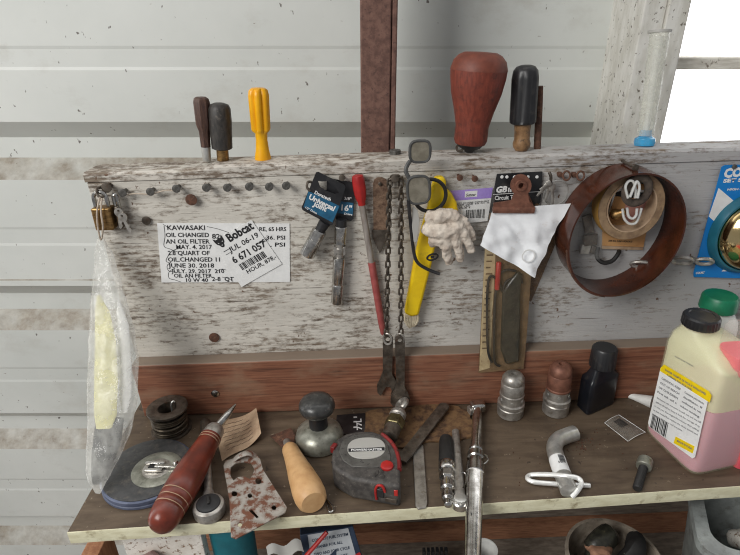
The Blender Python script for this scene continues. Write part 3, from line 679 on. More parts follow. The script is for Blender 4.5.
bm = axis_lathe(B(320, 230, .014), B(308.5, 252, .014), [(0, 6.5), (1, 7.4), (9, 7.4), (9.4, 7.0), (10, 7.0), (10.4, 7.4), (24, 8), (25, 7.4), (25.1, 5.2), (22, 5)]); part('socket', bm, 'chrome', o)
o = sockcard('rear black universal joint card holding a long jointed steel socket', [(327, 178), (354, 182.5), (355, 185), (353.5, 219), (351, 221), (325, 216)], .003, None, [(330, 200), (353.4, 203), (353, 215), (329, 212)],
    [('16"', 339.5, 210, 350, 211.2, 8.5, .03), ('3/8"', 344, 199.5, 351, 200.2, 4, .02), ('Drive', 344, 214.5, 352, 215.5, 3, .02)], ((341, 222), (337, 301)), None)
bm = axis_lathe(B(341.5, 219, .0105), B(341, 228, .0105), [(0, 5.5), (9, 5.5)], 16); part('hanger_neck', bm, 'black', o)
bm = axis_lathe(B(341, 226, .0105), B(340, 243, .0105), [(0, 6), (1, 6.8), (12, 6.8), (13, 6.4), (17, 6.4)]); part('upper_socket', bm, 'chrome', o)
bm = axis_lathe(B(340, 243, .0105), B(339.2, 259, .0105), [(0, 4.2), (4, 4.2), (5, 5), (9, 5), (10, 4.2), (16, 4.2)], 14)
for dx in (-4.6, 4.6):
    P = B(339.8+dx, 250, .0105); box(bm, P, (2.6*S(P), .009, 9*S(P)), Matrix.Rotation(.05, 3, 'Y'))
part('joint', bm, 'steel', o, bevel=.0005)
bm = axis_lathe(B(339.3, 257, .0105), B(337, 301, .0105), [(0, 5.4), (1, 6.4), (24, 6.0), (24.6, 5.6), (25.4, 5.6), (26, 6.2), (43, 6.2), (44, 5.6), (44.1, 4), (42, 3.8)]); part('lower_socket', bm, 'chrome', o)
# ------------------------------------------------------------------ red screwdriver, scraper
A, C_, E_, Z_ = B(357.5, 175, .010), B(362, 205, .010), B(371.5, 262, .009), B(383.5, 335, .008)
o = thing('screwdriver', 'thin red handled screwdriver hanging diagonally beside the chain', 'screwdriver', Z_)
bm = axis_lathe(A, C_, [(0, 4), (.8, 5.6), (4, 6.6), (12, 6.8), (19, 6.4), (24, 5.4), (27, 4.2), (30.5, 3.8)], 24, flute(6, .1)); part('handle', bm, 'red', o)
bm = axis_lathe(C_, E_, [(0, 3.2), (57, 3.4)], 12); part('sleeve', bm, 'clearsleeve', o)
bm = axis_lathe(E_, Z_, [(0, 3.6), (1, 3.8), (60, 3.6), (72, 3.0), (74, 1.6)], 12); part('shaft', bm, 'pinkshaft', o)
o = thing('scraper', 'flat rusty pointed scraper hanging left of the chain', 'scraper', B(380, 253, .001))
bm = nb(); hl = [(380+1.9*math.cos(t), 184+1.9*math.sin(t)) for t in [2*math.pi*i/12 for i in range(12)]]
holed(bm, bpx([(373, 184), (374.5, 179.5), (378, 177.5), (382, 177.5), (386, 179.5), (388, 184), (387.5, 236), (373.5, 236)], .0035), [bpx(hl, .0035)], .001, .0035, BOARD); part('blade', bm, 'rusttan', o, bevel=.0004)
bm = nb(); bprism(bm, [(372, 230), (389, 230), (388, 237), (380, 254), (372.5, 238)], .0036, .0012); part('point', bm, 'darksteel', o, bevel=.0004)
# ------------------------------------------------------------------ chain and wrenches
ch = thing('chain', 'dark rusty chain doubled over a nail with wrenches below', 'chain', B(396, 335, .006))
def linkmesh(flip):
    bm = nb(); s = S(B(395, 250, .006)); a = V((1, 0, 0)) if not flip else V((0, 1, 0)); a = (a + (V((0, 1, 0)) if not flip else V((1, 0, 0)))*.45).normalized()
    hw, hl = 2.2*s, 2.7*s; pts = []
    for i in range(16):
        t = 2*math.pi*i/16; pts.append(a*(hw*math.cos(t)) + V((0, 0, 1))*(hw*math.sin(t)+math.copysign(hl-hw*.35, math.sin(t)) if abs(math.sin(t)) > 1e-6 else 0))
    tube(bm, pts, 1.05*s, 6, True); return bm
ms = []
for fl in (0, 1):
    o = part('link', linkmesh(fl), 'darksteel', ch); o.data.transform(Matrix.Translation(V(ch.location))); ms.append(o)
def putlink(P, k, first=[True, True]):
    if first[k]: o = ms[k]; first[k] = False
    else: o = ms[k].copy(); COL.objects.link(o)
    o.parent = ch; o.location = P - V(ch.location); return o
for (x0, y0, x1, y1) in ((389.5, 183, 386.5, 332), (401, 183, 401, 332)):
    n = 23
    for i in range(n): t = i/(n-1); putlink(B(x0+(x1-x0)*t, y0+(y1-y0)*t, .010+.021*t), i % 2)
for t, k in ((.22, 1), (.5, 0), (.78, 1)):
    o = putlink(B(389.5+11.5*t, 180-5*math.sin(math.pi*t)+2, .008), k); o.rotation_euler = (0, math.pi/2*(1-abs(t-.5)), 0)
s = S(B(390, 340, .032))
for x in (387.5, 400):
    bm = nb(); P = B(x, 339, .0325); tube(bm, circ(P, V((.9, -.35, 0)).normalized(), V((0, 0, 1)), 4.2*s, 6.2*s, 20), 1.2*s, 8, True); part('ring', bm, 'steel', ch)
def wrench(label, outline, hole, off):
    bm = nb(); f = lambda p: bpx(p, off+.004); holed(bm, f(outline), [f(hole)] if hole else [], off, off+.004, BOARD)
    return solo('wrench', bm, 'darksteel', label, 'wrench', B(outline[0][0], 390, off), bevel=.0006)
def rnd(cx, cy, r, a0, a1, n=10): return [(cx+r*math.cos(math.radians(a0+(a1-a0)*i/n)), cy-r*math.sin(math.radians(a0+(a1-a0)*i/n))) for i in range(n+1)]
def ho(cx, cy, r, n=14): return [(cx+r*math.cos(2*math.pi*i/n), cy+r*math.sin(2*math.pi*i/n)) for i in range(n)]
wrench('left rusty open ended wrench hanging from the doubled chain', rnd(388, 340, 5.2, 0, 180)+[(383, 372), (380, 380), (377, 386), (377.5, 393), (381, 396), (383, 391.5), (386, 387), (390, 387), (392, 391), (391, 396), (395, 394), (397.5, 388), (396, 381), (392, 374)], ho(388, 340, 2.6), .0265)
wrench('right rusty wrench hanging from the chain above the brass fitting', rnd(400, 341, 5, 0, 180)+[(396.5, 385), (394.5, 391), (391, 397), (390.5, 403), (394, 407.5), (397, 402), (402, 401.5), (404.5, 405), (402.5, 409), (408, 406), (410, 400), (408, 393), (404.5, 387)], ho(400, 341, 2.4), .0320)
# ------------------------------------------------------------------ yellow tool, o-ring, glove, glasses
o = thing('folding_saw', 'curved yellow plastic tool with black mark hanging behind the glove', 'hand tool', B(412, 318, .005))
bm = nb(); bprism(bm, [(435, 177.5), (444, 177), (446.5, 182), (446, 189), (452, 194), (457, 203), (459, 214), (456, 219), (449, 221), (441, 224), (438.5, 232), (436.5, 243), (432, 265), (419, 316), (411, 317.5), (404.5, 314), (414, 262), (419, 240), (423, 225), (428, 208), (430, 194), (433, 184)], .004, .013)
part('handle', bm, 'yellow2', o, bevel=.004, seg=3)
bm = nb(); P = B(432.5, 257, .0174)
tube(bm, [V((p.x, -.0174, p.z)) for p in circ(P, V((.97, 0, .25)), V((-.25, 0, .97)), .0075, .0042, 20)], .0012, 6, True); box(bm, V((P.x, -.0174, P.z)), (.005, .001, .003)); part('emblem', bm, 'ink', o)
bm = nb()
for i in range(7):
    x = 405.5+i*1.9; pts = [B(x, 313, .010+.001*(i % 3)), B(x-.8+random.random()*2, 320, .012), B(408.5+i*.7+random.random()*2, 325+random.random()*5, .011)]
    tube(bm, smooth(pts, 4), [.0022]*8+[.0013], 6)
part('frayed_end', bm, 'twine', o, label='frayed pale twine end')
s = S(B(430, 195, .03)); P = B(430, 195.5, .026)
bm = nb(); tube(bm, circ(P, V((1, 0, 0)), V((0, -.12, 1)).normalized(), 16*s, 17.3*s, 40), 1.9*s, 10, True); solo('rubber_ring', bm, 'rubber', 'black rubber ring hanging around the lower lens and yellow tool', 'ring')
# glove
bm = nb(); go = .024
def gt(pl, r): tube(bm, smooth([B(x, y, f) for x, y, f in pl], 5), [r[0]+(r[1]-r[0])*i/(5*(len(pl)-1)) for i in range(5*(len(pl)-1)+1)], 10)
gt([(428, 217, go), (436, 217, go+.006), (448, 215, go+.006), (456, 218, go+.004)], (.0095, .0085))
gt([(424, 227, go), (434, 231, go+.008), (446, 231, go+.008), (456, 228, go+.004)], (.0085, .012))
gt([(430, 241, go), (440, 240, go+.006), (448, 238, go+.004)], (.008, .010))
gt([(447, 231, go+.006), (446, 245, go+.008), (447, 256, go+.004), (450, 264, go)], (.0085, .0048))
gt([(452, 226, go+.008), (456, 240, go+.009), (459, 251, go+.006), (460, 261, go+.003)], (.008, .005))
gt([(455, 222, go+.005), (462, 231, go+.007), (468, 242, go+.005), (471, 252, go+.001)], (.008, .0046))
gt([(452, 217, go+.001), (462, 220, go+.003), (470, 230, go), (474, 240, go-.003)], (.007, .0042))
gl = solo('work_glove', bm, 'glove', 'crumpled dirty beige cotton work glove hanging over the yellow tool', 'glove', B(446, 262, go))
rm = gl.modifiers.new('remesh', 'REMESH'); rm.mode = 'VOXEL'; rm.voxel_size = .0014; rm.use_smooth_shade = True
sm = gl.modifiers.new('smooth', 'SMOOTH'); sm.iterations = 6
tx = bpy.data.textures.new('folds', 'CLOUDS'); tx.noise_scale = .008; tx.noise_depth = 3
dm = gl.modifiers.new('folds', 'DISPLACE'); dm.texture = tx; dm.strength = .0055; dm.mid_level = .5; dm.texture_coords = 'LOCAL'
# sunglasses hung by the nose bridge over the ledge
o = thing('sunglasses', 'dusty dark framed sunglasses hung sideways over the ledge', 'sunglasses', B(424, 274, .030))
go = .042
for (x, y, w, h, a, f) in ((420, 151.5, 11.2, 12, 0, go-.006), (418.6, 190, 12.2, 15.6, .06, go)):
    P = B(x, y, f); s = S(P); ca, sa = math.cos(a), math.sin(a)
    C1 = circ(P, V((ca, 0, sa)), V((-sa, -.10, ca)).normalized(), (w-1)*s, (h-1)*s, 32, .62)
    bm = nb(); tube(bm, C1, 1.5*s, 8, True); part('rim', bm, 'greyplastic', o)
    bm = nb(); C2 = [P+(p-P)*.97 for p in C1]; hull(bm, [p+V((0, .0012, 0)) for p in C2], [p-V((0, .0006, 0)) for p in C2]); part('lens', bm, 'lens', o)
bm = nb(); tube(bm, smooth([B(410, 161, go-.005), B(406.5, 167, go-.002), B(406, 172, go-.001), B(409, 178, go)], 5), .0026, 8); part('bridge', bm, 'greyplastic', o)
bm = nb(); tube(bm, smooth([B(408.5, 200, go-.001), B(409.5, 212, go-.004), B(411.5, 232, go-.010), B(414, 253, go-.014), B(418, 263, go-.014), B(428, 269.5, go-.012), B(440, 274, go-.009)], 6), .0023, 8); part('temple', bm, 'black', o)
bm = nb(); prism(bm, bpx([(413, 207), (418, 211), (420, 222), (417, 243), (414, 243), (412, 225)], go-.004), go-.008, go-.006, BOARD); part('side_shield', bm, 'palegrey', o, bevel=.0005, label='pale grey side piece')
# ------------------------------------------------------------------ purple label bag
o = thing('parts_bag', 'small clear bag with purple topped barcode label on nails', 'bag', B(470, 240, .003))
bm = nb(); patch(bm, [B(446, 176, .008), B(496, 176, .008), B(492, 246, .006), B(455, 250, .006)], 10, 10, lambda a, b_, p: V((0, noise.noise(p*60)*.003-.004*math.sin(a*3.14)*math.sin(b_*3.14), 0))); part('pouch', bm, 'film', o)
bm = nb(); bprism(bm, [(449, 191), (493, 187.5), (487.5, 221), (458, 224)], .003, .0006); lbp = part('label', bm, 'paper', o)
bm = nb(); bprism(bm, [(448.4, 191), (493, 187.5), (491, 198), (451.5, 201)], .0037, .0002); part('label_band', bm, 'purple', lbp)
bm = nb(); bprism(bm, [(465, 191.5), (477.5, 190.5), (477, 196.5), (464.7, 197.5)], .004, .0001); part('logo_patch', bm, 'paper', lbp)
bm = nb(); y = -.0042
for i in range(13):
    x = 466+i*1.5+random.random()*.4; w = random.choice((.5, .9)); q = [B(x, 210+(466-x)*.05, .0042), B(x+w, 210+(466-x)*.05, .0042), B(x+w-.6, 218, .0042), B(x-.6, 218, .0042)]; bm.faces.new([bm.verts.new(p) for p in q])
for i in range(4):
    a, e = B(456+i, 204.5+i*1.6, .0042), B(489-i, 201.5+i*1.6, .0042); d = (e-a); text(bm, ('QTY 10 WIRE CONN BLT', '100 208 10 41 2', '12 GA', '041')[i], a, d, V((0, 0, 1)), 2.2*S(a), .02, 0, d.length*(1 if i < 2 else .4))
text(bm, 'Sumner', B(466, 196.5, .0042), B(477, 195.7, .0042)-B(466, 196.5, .0042), V((0, 0, 1)), 4.5*S(P), .03, .2, 10.5*S(P))
part('print', bm, 'ink', lbp, flatshade=True)
# ------------------------------------------------------------------ circuit tester pack
o = thing('tester_pack', 'circuit tester in clear pack hanging from black header card', 'packet', B(500, 372, .027))
def lean(y): return .0268*max(0, min(1, (y-210)/135))
def BL(x, y, off): return B(x, y, off+lean(y))
def lprism(bm, px, off, th):
    fr_ = [BL(x, y, off+th) for x, y in px]; hull(bm, [p+V((0, th, 0)) for p in fr_], fr_)
bm = nb(); lprism(bm, [(496, 205), (540, 196), (533, 250), (526, 345), (523.5, 369), (478.5, 373), (480, 345), (485, 249), (490, 212)], .002, .0012); part('backing_card', bm, 'tancard', o)
bm = nb(); lprism(bm, [(485, 245), (496, 244), (491, 345), (489.5, 368), (479.3, 371), (480.5, 345)], .0033, .0003); ps = part('printed_strip', bm, 'cream', o)
bm = nb()
for i in range(16):
    y = 256+i*6.2; x = 486.6-(y-256)*.05; a = BL(x, y, .0040); e = BL(x+6.5-(i % 3), y-.2, .0040); q_ = [a, e, e+V((0, 0, .0022)), a+V((0, 0, .0022))]; bm.faces.new([bm.verts.new(p) for p in q_])
part('print_lines', bm, 'tancard', ps, flatshade=True)
bm = nb(); bprism(bm, [(497, 174), (542.5, 171.5), (540.5, 202), (530, 214), (489, 213)], .0034, .001); hd = part('header', bm, 'black', o)
for x in (502, 507, 514.5, 528, 537):
    P = B(x, 177, .0046); bm = nb(); lathe(bm, [(0, .0022), (.0004, .0018)], P, V((0, -1, 0)), 10); part('white_spot', bm, 'paper', hd)
bm = nb()
def ft(s_, x, y, x2, y2, sz, bold=.03, sh=0, off=.0046):
    a, e = B(x, y, off), B(x2, y2, off); d = e-a; d.y = 0; text(bm, s_, V((a.x, -off, a.z)), d, V((-d.z, 0, d.x)), sz*S(a), bold, sh, d.length)
ft('GB', 495.5, 192.5, 506.5, 192, 8.5, .05, .2); ft('In', 507.5, 192, 513.5, 191.8, 6, .03); ft('Circuit T', 494.5, 200, 513, 199, 6, .03)
for x in (): ft('\u2022', x, 182, x+2.5, 182, 14, .1)
a = [B(493, 194.2, .0046), B(539, 191.3, .0046), B(539, 191.9, .0046), B(493, 194.8, .0046)]; bm.faces.new([bm.verts.new(p) for p in a])
part('lettering', bm, 'paper', hd, flatshade=True)
bm = axis_lathe(BL(499, 262, .008), BL(497, 290, .008), [(0, 2.2), (1, 2.8), (27, 2.6), (28, 1.5)], 10); part('probe', bm, 'red', o, label='red probe')
bm = nb()
for pl in ([(497, 289), (495, 300), (494, 340), (495, 362), (500, 366)], [(503, 292), (497, 280), (491, 276), (488, 284), (487, 310), (488, 350), (492, 362)], [(503, 292), (506, 282), (514, 278), (520, 276), (522, 283)], [(496, 276), (506, 270), (516, 271)]):
    tube(bm, smooth([BL(x, y, .007) for x, y in pl], 5), .0019, 8)
part('lead', bm, 'rubber', o)
bm = nb(); lprism(bm, [(503, 293), (508, 284), (518, 272), (523, 274), (521, 290), (520.5, 345), (520, 362), (506, 365), (501, 350)], .0034, .007); part('tester_body', bm, 'testerdark', o, bevel=.003)
bm = nb(); patch(bm, [BL(486, 247, .010), BL(533, 240, .010), BL(524, 367, .010), BL(479.5, 371, .006)], 12, 24, lambda a, b_, p: V((0, noise.noise(p*55)*.004-.010*math.sin(a*3.14)**.5*math.sin(b_*3.14)**.4, 0))); part('blister', bm, 'blister', o)
# ------------------------------------------------------------------ bulldog clip and paper
o = thing('bulldog_clip', 'rusty brown bulldog clip with round hole gripping white paper', 'clip', B(513, 212, .014))
bm = nb(); off = .020; f = lambda p: bpx(p, off+.0015)
holed(bm, f(rnd(521, 185.5, 10.6, -50, 230, 18)+[(511, 201), (493.5, 203), (493.5, 212), (533.5, 212.5), (533.5, 205), (529.5, 201.5)]), [f(ho(521, 185.5, 2.6))], off, off+.0015, BOARD); fj = part('front_jaw', bm, 'clip', o, bevel=.0005)
bm = nb(); ringlathe(bm, [(-.0005, 2.6*S(B(521, 186, .02))), (.0022, 3.2*S(B(521, 186, .02))), (.0022, 5.6*S(B(521, 186, .02))), (-.0005, 6.4*S(B(521, 186, .02)))], B(521, 185.5, .0215), V((0, -1, 0)), 24); part('hole_rim', bm, 'clip', fj)
bm = nb(); tube(bm, [B(493, 209.5, .0195), B(534, 209.8, .0195)], .0050, 12, flat=.8); part('jaw_roll', bm, 'clip', o)
bm = nb(); bprism(bm, rnd(521, 183.5, 9.5, -50, 230, 14)+[(512, 200), (494, 203), (494, 211), (533, 211), (533, 204)], .0125, .0012); part('rear_jaw', bm, 'clip', o)
def crum(a, b_, p):
    r = math.hypot((a-.05)*.9, b_*.5)
    return V((0, (noise.noise(V((p.x*38, 0, p.z*38)))*.006+noise.noise(V((p.x*95+p.z*60, 3, p.z*70)))*.0035)*min(1, b_*3) - .010*b_*b_ - .016*max(0, a-.72)*b_, 0))
bm = nb(); patch(bm, [B(493.5, 209, .017), B(571, 203.5, .020), B(531, 272.5, .022), B(479, 243, .022)], 28, 28, crum, .0003); pp = thing('paper_packet', 'crumpled white paper packet with faint round mark held in the bulldog clip', 'paper', B(528, 268, .02)); part('sheet', bm, 'tissue', pp, ang=25)
P = RP(528.5, 256, B(528, 256, .0345), V((0, 1, 0))); s = S(P)
bm = nb(); ringlathe(bm, [(-.0004, 5.6*s), (-.0004, 7*s), (.0004, 7*s), (.0004, 5.6*s)], P, V((.05, -1, .1)).normalized(), 28); part('round_mark', bm, 'paper', pp)
# ------------------------------------------------------------------ keys bundle, amber strip
o = thing('wire_ring', 'thin wire ring of small bright keys on a hook left of the hoop', 'key ring', B(556, 206, .006))
P = B(556, 193, .008); s = S(P); bm = nb(); tube(bm, circ(P, V((1, 0, 0)), V((0, -.1, 1)).normalized(), 12*s, 13*s, 32), .8*s, 8, True); part('ring', bm, 'zinc', o)
for i, (x, y, x2, y2) in enumerate(((550, 183, 537, 196), (551, 183, 545, 201), (552, 184, 553, 204), (551, 182, 540, 190))):
    bm = nb(); A, C_ = B(x, y, .0095+.0022*i), B(x2, y2, .0095+.0022*i); tube(bm, [A, A.lerp(C_, .3), A.lerp(C_, .34), C_], [3.2*s, 3.2*s, 1.5*s, 1.2*s], 8, flat=.25, up=V((0, 1, 0))); part('key', bm, 'steel', o)
bm = nb(); tube(bm, smooth([B(549, 172, .012), B(551, 177, .014), B(550, 184, .012)], 4), 1.6*s, 8); part('clasp', bm, 'darksteel', o)
bm = nb(); bprism(bm, [(557, 224), (566, 219), (548, 262), (531, 302), (522, 296), (538, 262)], .0008, .0010); solo('plastic_strip', bm, 'amberfilm', 'brown clear plastic strip slanting from the hoop down behind the white paper', 'strip')
# ------------------------------------------------------------------ hoop, tape roll and what hangs there
RXH, RZH, DH = .0728, .0845, .050
Pc = B(626.5, 238, .052); Pc = V((Pc.x, 0, Pc.z))
def ell(rx, rz, y, n=64, c=None, tilt=.25):
    c = c or Pc; o = []
    for i in range(n):
        t = 2*math.pi*i/n; x, z = rx*math.cos(t), rz*math.sin(t); o.append(V((c.x+x*math.cos(tilt)+z*math.sin(tilt), y, c.z-x*math.sin(tilt)+z*math.cos(tilt))))
    return o
bm = nb(); R = [ell(RXH, RZH, -.002), ell(RXH, RZH, -.052), ell(RXH-.0022, RZH-.0022, -.052), ell(RXH-.0022, RZH-.0022, -.002)]
RV = [[bm.verts.new(p) for p in r] for r in R]
for k in range(4):
    for i in range(64): bm.faces.new((RV[k][i], RV[k][(i+1) % 64], RV[(k+1) % 4][(i+1) % 64], RV[(k+1) % 4][i]))
ho_ = thing('hoop', 'large glossy brown plastic hoop band hanging on the board', 'hoop', V((Pc.x, -.027, Pc.z-RZH))); part('band', bm, 'hoop', ho_)
bm = nb(); q = ell(RXH+.0004, RZH+.0004, -.050); tube(bm, q[36:50], .0016, 6); part('seam', bm, 'rust', ho_)
nail(636, 168, 3.4, 'dark nail over which the tan tape roll hangs', 'darksteel', ln=.040)
Pt = B(630.5, 206, .030)
bm = nb(); s = S(Pt)
tc = V((Pt.x, 0, Pt.z))
def rr2(rx, rz, y): return ell(rx*s, rz*s, y, 48, tc, 0)
RV = [[bm.verts.new(p) for p in r] for r in (rr2(33, 35, -.012), rr2(33, 35, -.034), rr2(25, 27, -.034), rr2(25, 27, -.012))]
for k in range(4):
    for i in range(48): bm.faces.new((RV[k][i], RV[k][(i+1) % 48], RV[(k+1) % 4][(i+1) % 48], RV[(k+1) % 4][i]))
tr = thing('tape_roll', 'dusty tan roll of masking tape hanging inside the brown hoop', 'tape roll', V((Pt.x, -.023, Pt.z-36*s))); part('tape', bm, 'tape', tr, bevel=.0008)
RV = None; bm = nb(); RV = [[bm.verts.new(p) for p in r] for r in (rr2(24.9, 26.9, -.011), rr2(24.9, 26.9, -.0345), rr2(23.6, 25.6, -.0345), rr2(23.6, 25.6, -.011))]
for k in range(4):
    for i in range(48): bm.faces.new((RV[k][i], RV[k][(i+1) % 48], RV[(k+1) % 4][(i+1) % 48], RV[(k+1) % 4][i]))
part('core', bm, 'oldpaper', tr)
bm = nb(); tube(bm, rr2(33.2, 35.2, -.0225)[18:34], .0105, 8, flat=.08, up=V((1, 0, 0))); part('tape_end', bm, 'tapeyellow', tr, label='yellower tape edge')
P = B(637, 190.5, .038); s = S(P); bm = nb(); tube(bm, circ(P, V((1, 0, 0)), V((0, -.1, 1)).normalized(), 11.5*s, 13.5*s, 32), 4.2*s, 10, True, flat=.7); solo('fibre_ring', bm, 'fibre', 'grey fibre ring hanging in front of the tape roll', 'ring')
def uhook(pl, off, label):
    bm = nb(); pp = smooth([B(x, y, off) for x, y in pl], 6); tube(bm, pp, .0017, 8); solo('wire_hook', bm, 'bright', label, 'hook', pp[0])
uhook([(628, 198), (625.5, 187), (629, 181), (633.5, 182), (635.5, 190), (635, 198)], .046, 'white bent wire hook hung through the grey ring, outer one')
uhook([(630, 197), (634, 187), (637, 181.5), (639.5, 187), (637.5, 198)], .050, 'white bent wire hook hung through the grey ring, inner one')
uhook([(622.5, 209), (624, 218), (629, 223.5), (635.5, 223), (639, 216), (641.5, 208)], .040, 'large white wire hook in the bottom of the tape roll')
uhook([(627, 208), (628.5, 216), (632.5, 218.5), (636, 215.5), (637, 208.5)], .044, 'small white wire hook cradled in the larger one')
o = thing('hardware_card', 'orange tan carded hardware pack hanging behind the tape roll', 'packet', B(622, 248, .003))
bm = nb(); bprism(bm, [(604, 184), (612, 178), (652, 186), (650, 215), (643, 249), (602, 247)], .002, .0012); part('card', bm, 'kraft', o)
bm = nb(); bprism(bm, [(606, 186), (650, 191), (648, 200), (606, 195)], .0033, .0002); part('dark_stripe', bm, 'ink', o)
bm = nb(); bprism(bm, [(607, 191), (622, 186), (648, 191), (648, 193), (622, 190), (608, 196)], .0036, .0002); part('white_stripe', bm, 'paper', o)
bm = nb(); bprism(bm, [(626, 200), (649, 199), (647, 224), (630, 228), (624, 214)], .0033, .0003); part('print_patch', bm, 'pink', o)
bm = nb(); bprism(bm, [(602, 246), (643, 247.5), (643, 250), (602, 249)], .0030, .0022); part('folded_edge', bm, 'oldpaper', o)
bm = nb(); ft('3/8 IN. SAE HOOKS', 608, 241.5, 632, 242.5, 2.6, .02, 0, .0036); part('lettering', bm, 'ink', o, flatshade=True)
o = thing('hardware_bag', 'clear bag of dark metal bits hanging inside the hoop', 'bag', B(588, 258, .002))
bm = nb(); patch(bm, [B(580, 205, .012), B(604, 205, .012), B(602, 258, .012), B(578, 258, .012)], 8, 14, lambda a, b_, p: V((0, noise.noise(p*70)*.004-.006*math.sin(a*3.14)*b_, 0))); part('pouch', bm, 'film', o)
for i, (x, y, w, h) in enumerate(((588, 224, 9, 20), (590, 240, 14, 12), (585, 249, 10, 10), (594, 250, 8, 8))):
    P = B(x, y, .0065); s = S(P); bm = nb(); box(bm, P, (w*s, .005, h*s), Matrix.Rotation(.2*i-.3, 3, 'Y')); part('metal_piece', bm, 'darksteel' if i != 2 else 'steel', o, bevel=.001)
P = B(610, 183, .016); bm = nb(); tube(bm, smooth([B(607, 222, .016), B(611, 205, .018), B(620, 178, .02)], 4), .0016, 6); solo('steel_pin', bm, 'chrome', 'thin bright steel pin slanting inside the tape roll', 'pin')
P = B(615, 213, .014); s = S(P); bm = nb(); lathe(bm, [(0, 3*s), (.004, 6*s), (.008, 6*s), (.012, 4*s), (.02, 3*s)], P+V((-.004, 0, -.004)), V((.6, -.6, .5)), 12); solo('brass_knob', bm, 'brass', 'small brass knob resting in the tape roll', 'knob')
bm = nb(); tube(bm, smooth([B(598, 247, .008), B(597, 257, .012), B(603, 262.5, .016), B(612, 261, .016), B(618, 254, .012), B(619, 251, .006)], 5), .0030, 8); solo('rubber_hook', bm, 'rubber', 'curved black rubber hook under the orange tan card', 'hook')
def eyes(pl, label, off=.012, r=.0026):
    o = thing('eye_bolt', label, 'eye bolt', B(pl[0], pl[1], 0)); P = B(pl[0], pl[1], off); s = S(P)
    bm = nb(); tube(bm, circ(P, V((.93, -.36, 0)), V((0, -.5, .86)), pl[2]*s, pl[3]*s, 24), r, 8, True); part('eye', bm, 'steel', o)
    bm = nb(); tube(bm, [V((P.x+pl[2]*s*pl[4], -.0005, P.z)), V((P.x+pl[2]*s*pl[4], -off, P.z))], r, 8); part('stem', bm, 'steel', o)
eyes((641, 264.5, 9, 4.4, .8), 'steel eye bolt seen through the bottom of the hoop')
eyes((682, 260.5, 9.5, 5, -.9), 'steel eye bolt just right of the hoop')
eyes((704, 261.5, 7.5, 4.2, -.9), 'steel eye bolt at the corner of the blue card', .016)
# ------------------------------------------------------------------ blue card with brass dome
o = thing('hardware_card', 'blue and white card with a polished brass dome in blister', 'carded hardware', B(715, 277, .003))
bm = nb(); bprism(bm, [(722, 167), (725.5, 165.2), (800, 163.5), (800, 280), (694, 277), (693.8, 273)], .004, .0014); part('card', bm, 'blue', o)
bm = nb(); bprism(bm, [(718.7, 188), (748, 213), (726, 232), (708.8, 216.5)], .0055, .0002); part('white_band', bm, 'paper', o)
bm = nb(); ft('COP', 723.5, 177.5, 748, 175.5, 12.5, .06, 0, .0058); ft('SET SCREW', 723, 182.6, 765, 180, 5, .05, 0, .0058); part('lettering', bm, 'paper', o, flatshade=True); bm = nb(); ft('HIGH SHINE', 727, 190.5, 752, 189.5, 3, .04, 0, .0058); part('lettering', bm, 'paper', o, flatshade=True); bm = nb(); ft('COURT', 695.5, 274, 704.5, 273.6, 3.2, .05, 0, .0058); ft('2"', 722, 271, 733, 270.5, 9, .05, 0, .0058)
part('lettering', bm, 'paper', o, flatshade=True)
Pd = B(752, 233, .006); s = S(Pd); Pd = V((Pd.x, -.0056, Pd.z))
bm = nb(); ringlathe(bm, [(0, 38*s), (0, 44*s), (.004, 43*s), (.010, 40*s), (.010, 38*s)], Pd, V((0, -1, 0)), 48); part('blister_rim', bm, 'teal', o)
bm = nb(); lathe(bm, [(0, 37*s), (.008, 37.5*s)]+[(.008+.030*math.sin(a), 37*s*math.cos(a)) for a in [math.radians(9*i) for i in range(1, 10)]]+[(.0381, .3*s)], Pd, V((0, -1, 0)), 48); part('dome', bm, 'polished', o)
# ================================================================== things on the bench
UP = V((0, 0, 1))
def col(px, py, pytop):                                  # base point on the bench and height of what rises to image row pytop
    P = T(px, py); return P, rise(P, pytop), S(P)
# wire spool
P, h, s = col(172, 429, 404); h = .040; r = 19.5*s
o = thing('wire_spool', 'dull metal spool wound with wire at the back left of the bench', 'spool', P)
bm = nb(); ringlathe(bm, [(0, .4*r), (0, r), (.0025, r), (.0030, .55*r), (h-.004, .5*r), (h-.003, r), (h, r), (h+.0006, .9*r), (h-.001, .46*r)], P, UP, 36); part('reel', bm, 'darksteel', o)
bm = nb()
for i in range(9):
    ringlathe(bm, [(.0055+i*.0030+.0014*math.cos(t), (.82+.02*random.random())*r+.0016*math.sin(t)) for t in [2*math.pi*j/8 for j in range(8)]], P+V((random.uniform(-1, 1)*.0006, 0, 0)), V((random.uniform(-.03, .03), random.uniform(-.03, .03), 1)), 32)
part('wire', bm, 'wire', o)
bm = nb(); tube(bm, smooth([P+V((.002, .008, .012)), P+V((.004, .006, h-.002)), P+V((.007, .008, h+.004)), P+V((.010, .007, h+.003))], 4), .0012, 6); part('wire_end', bm, 'zinc', o)
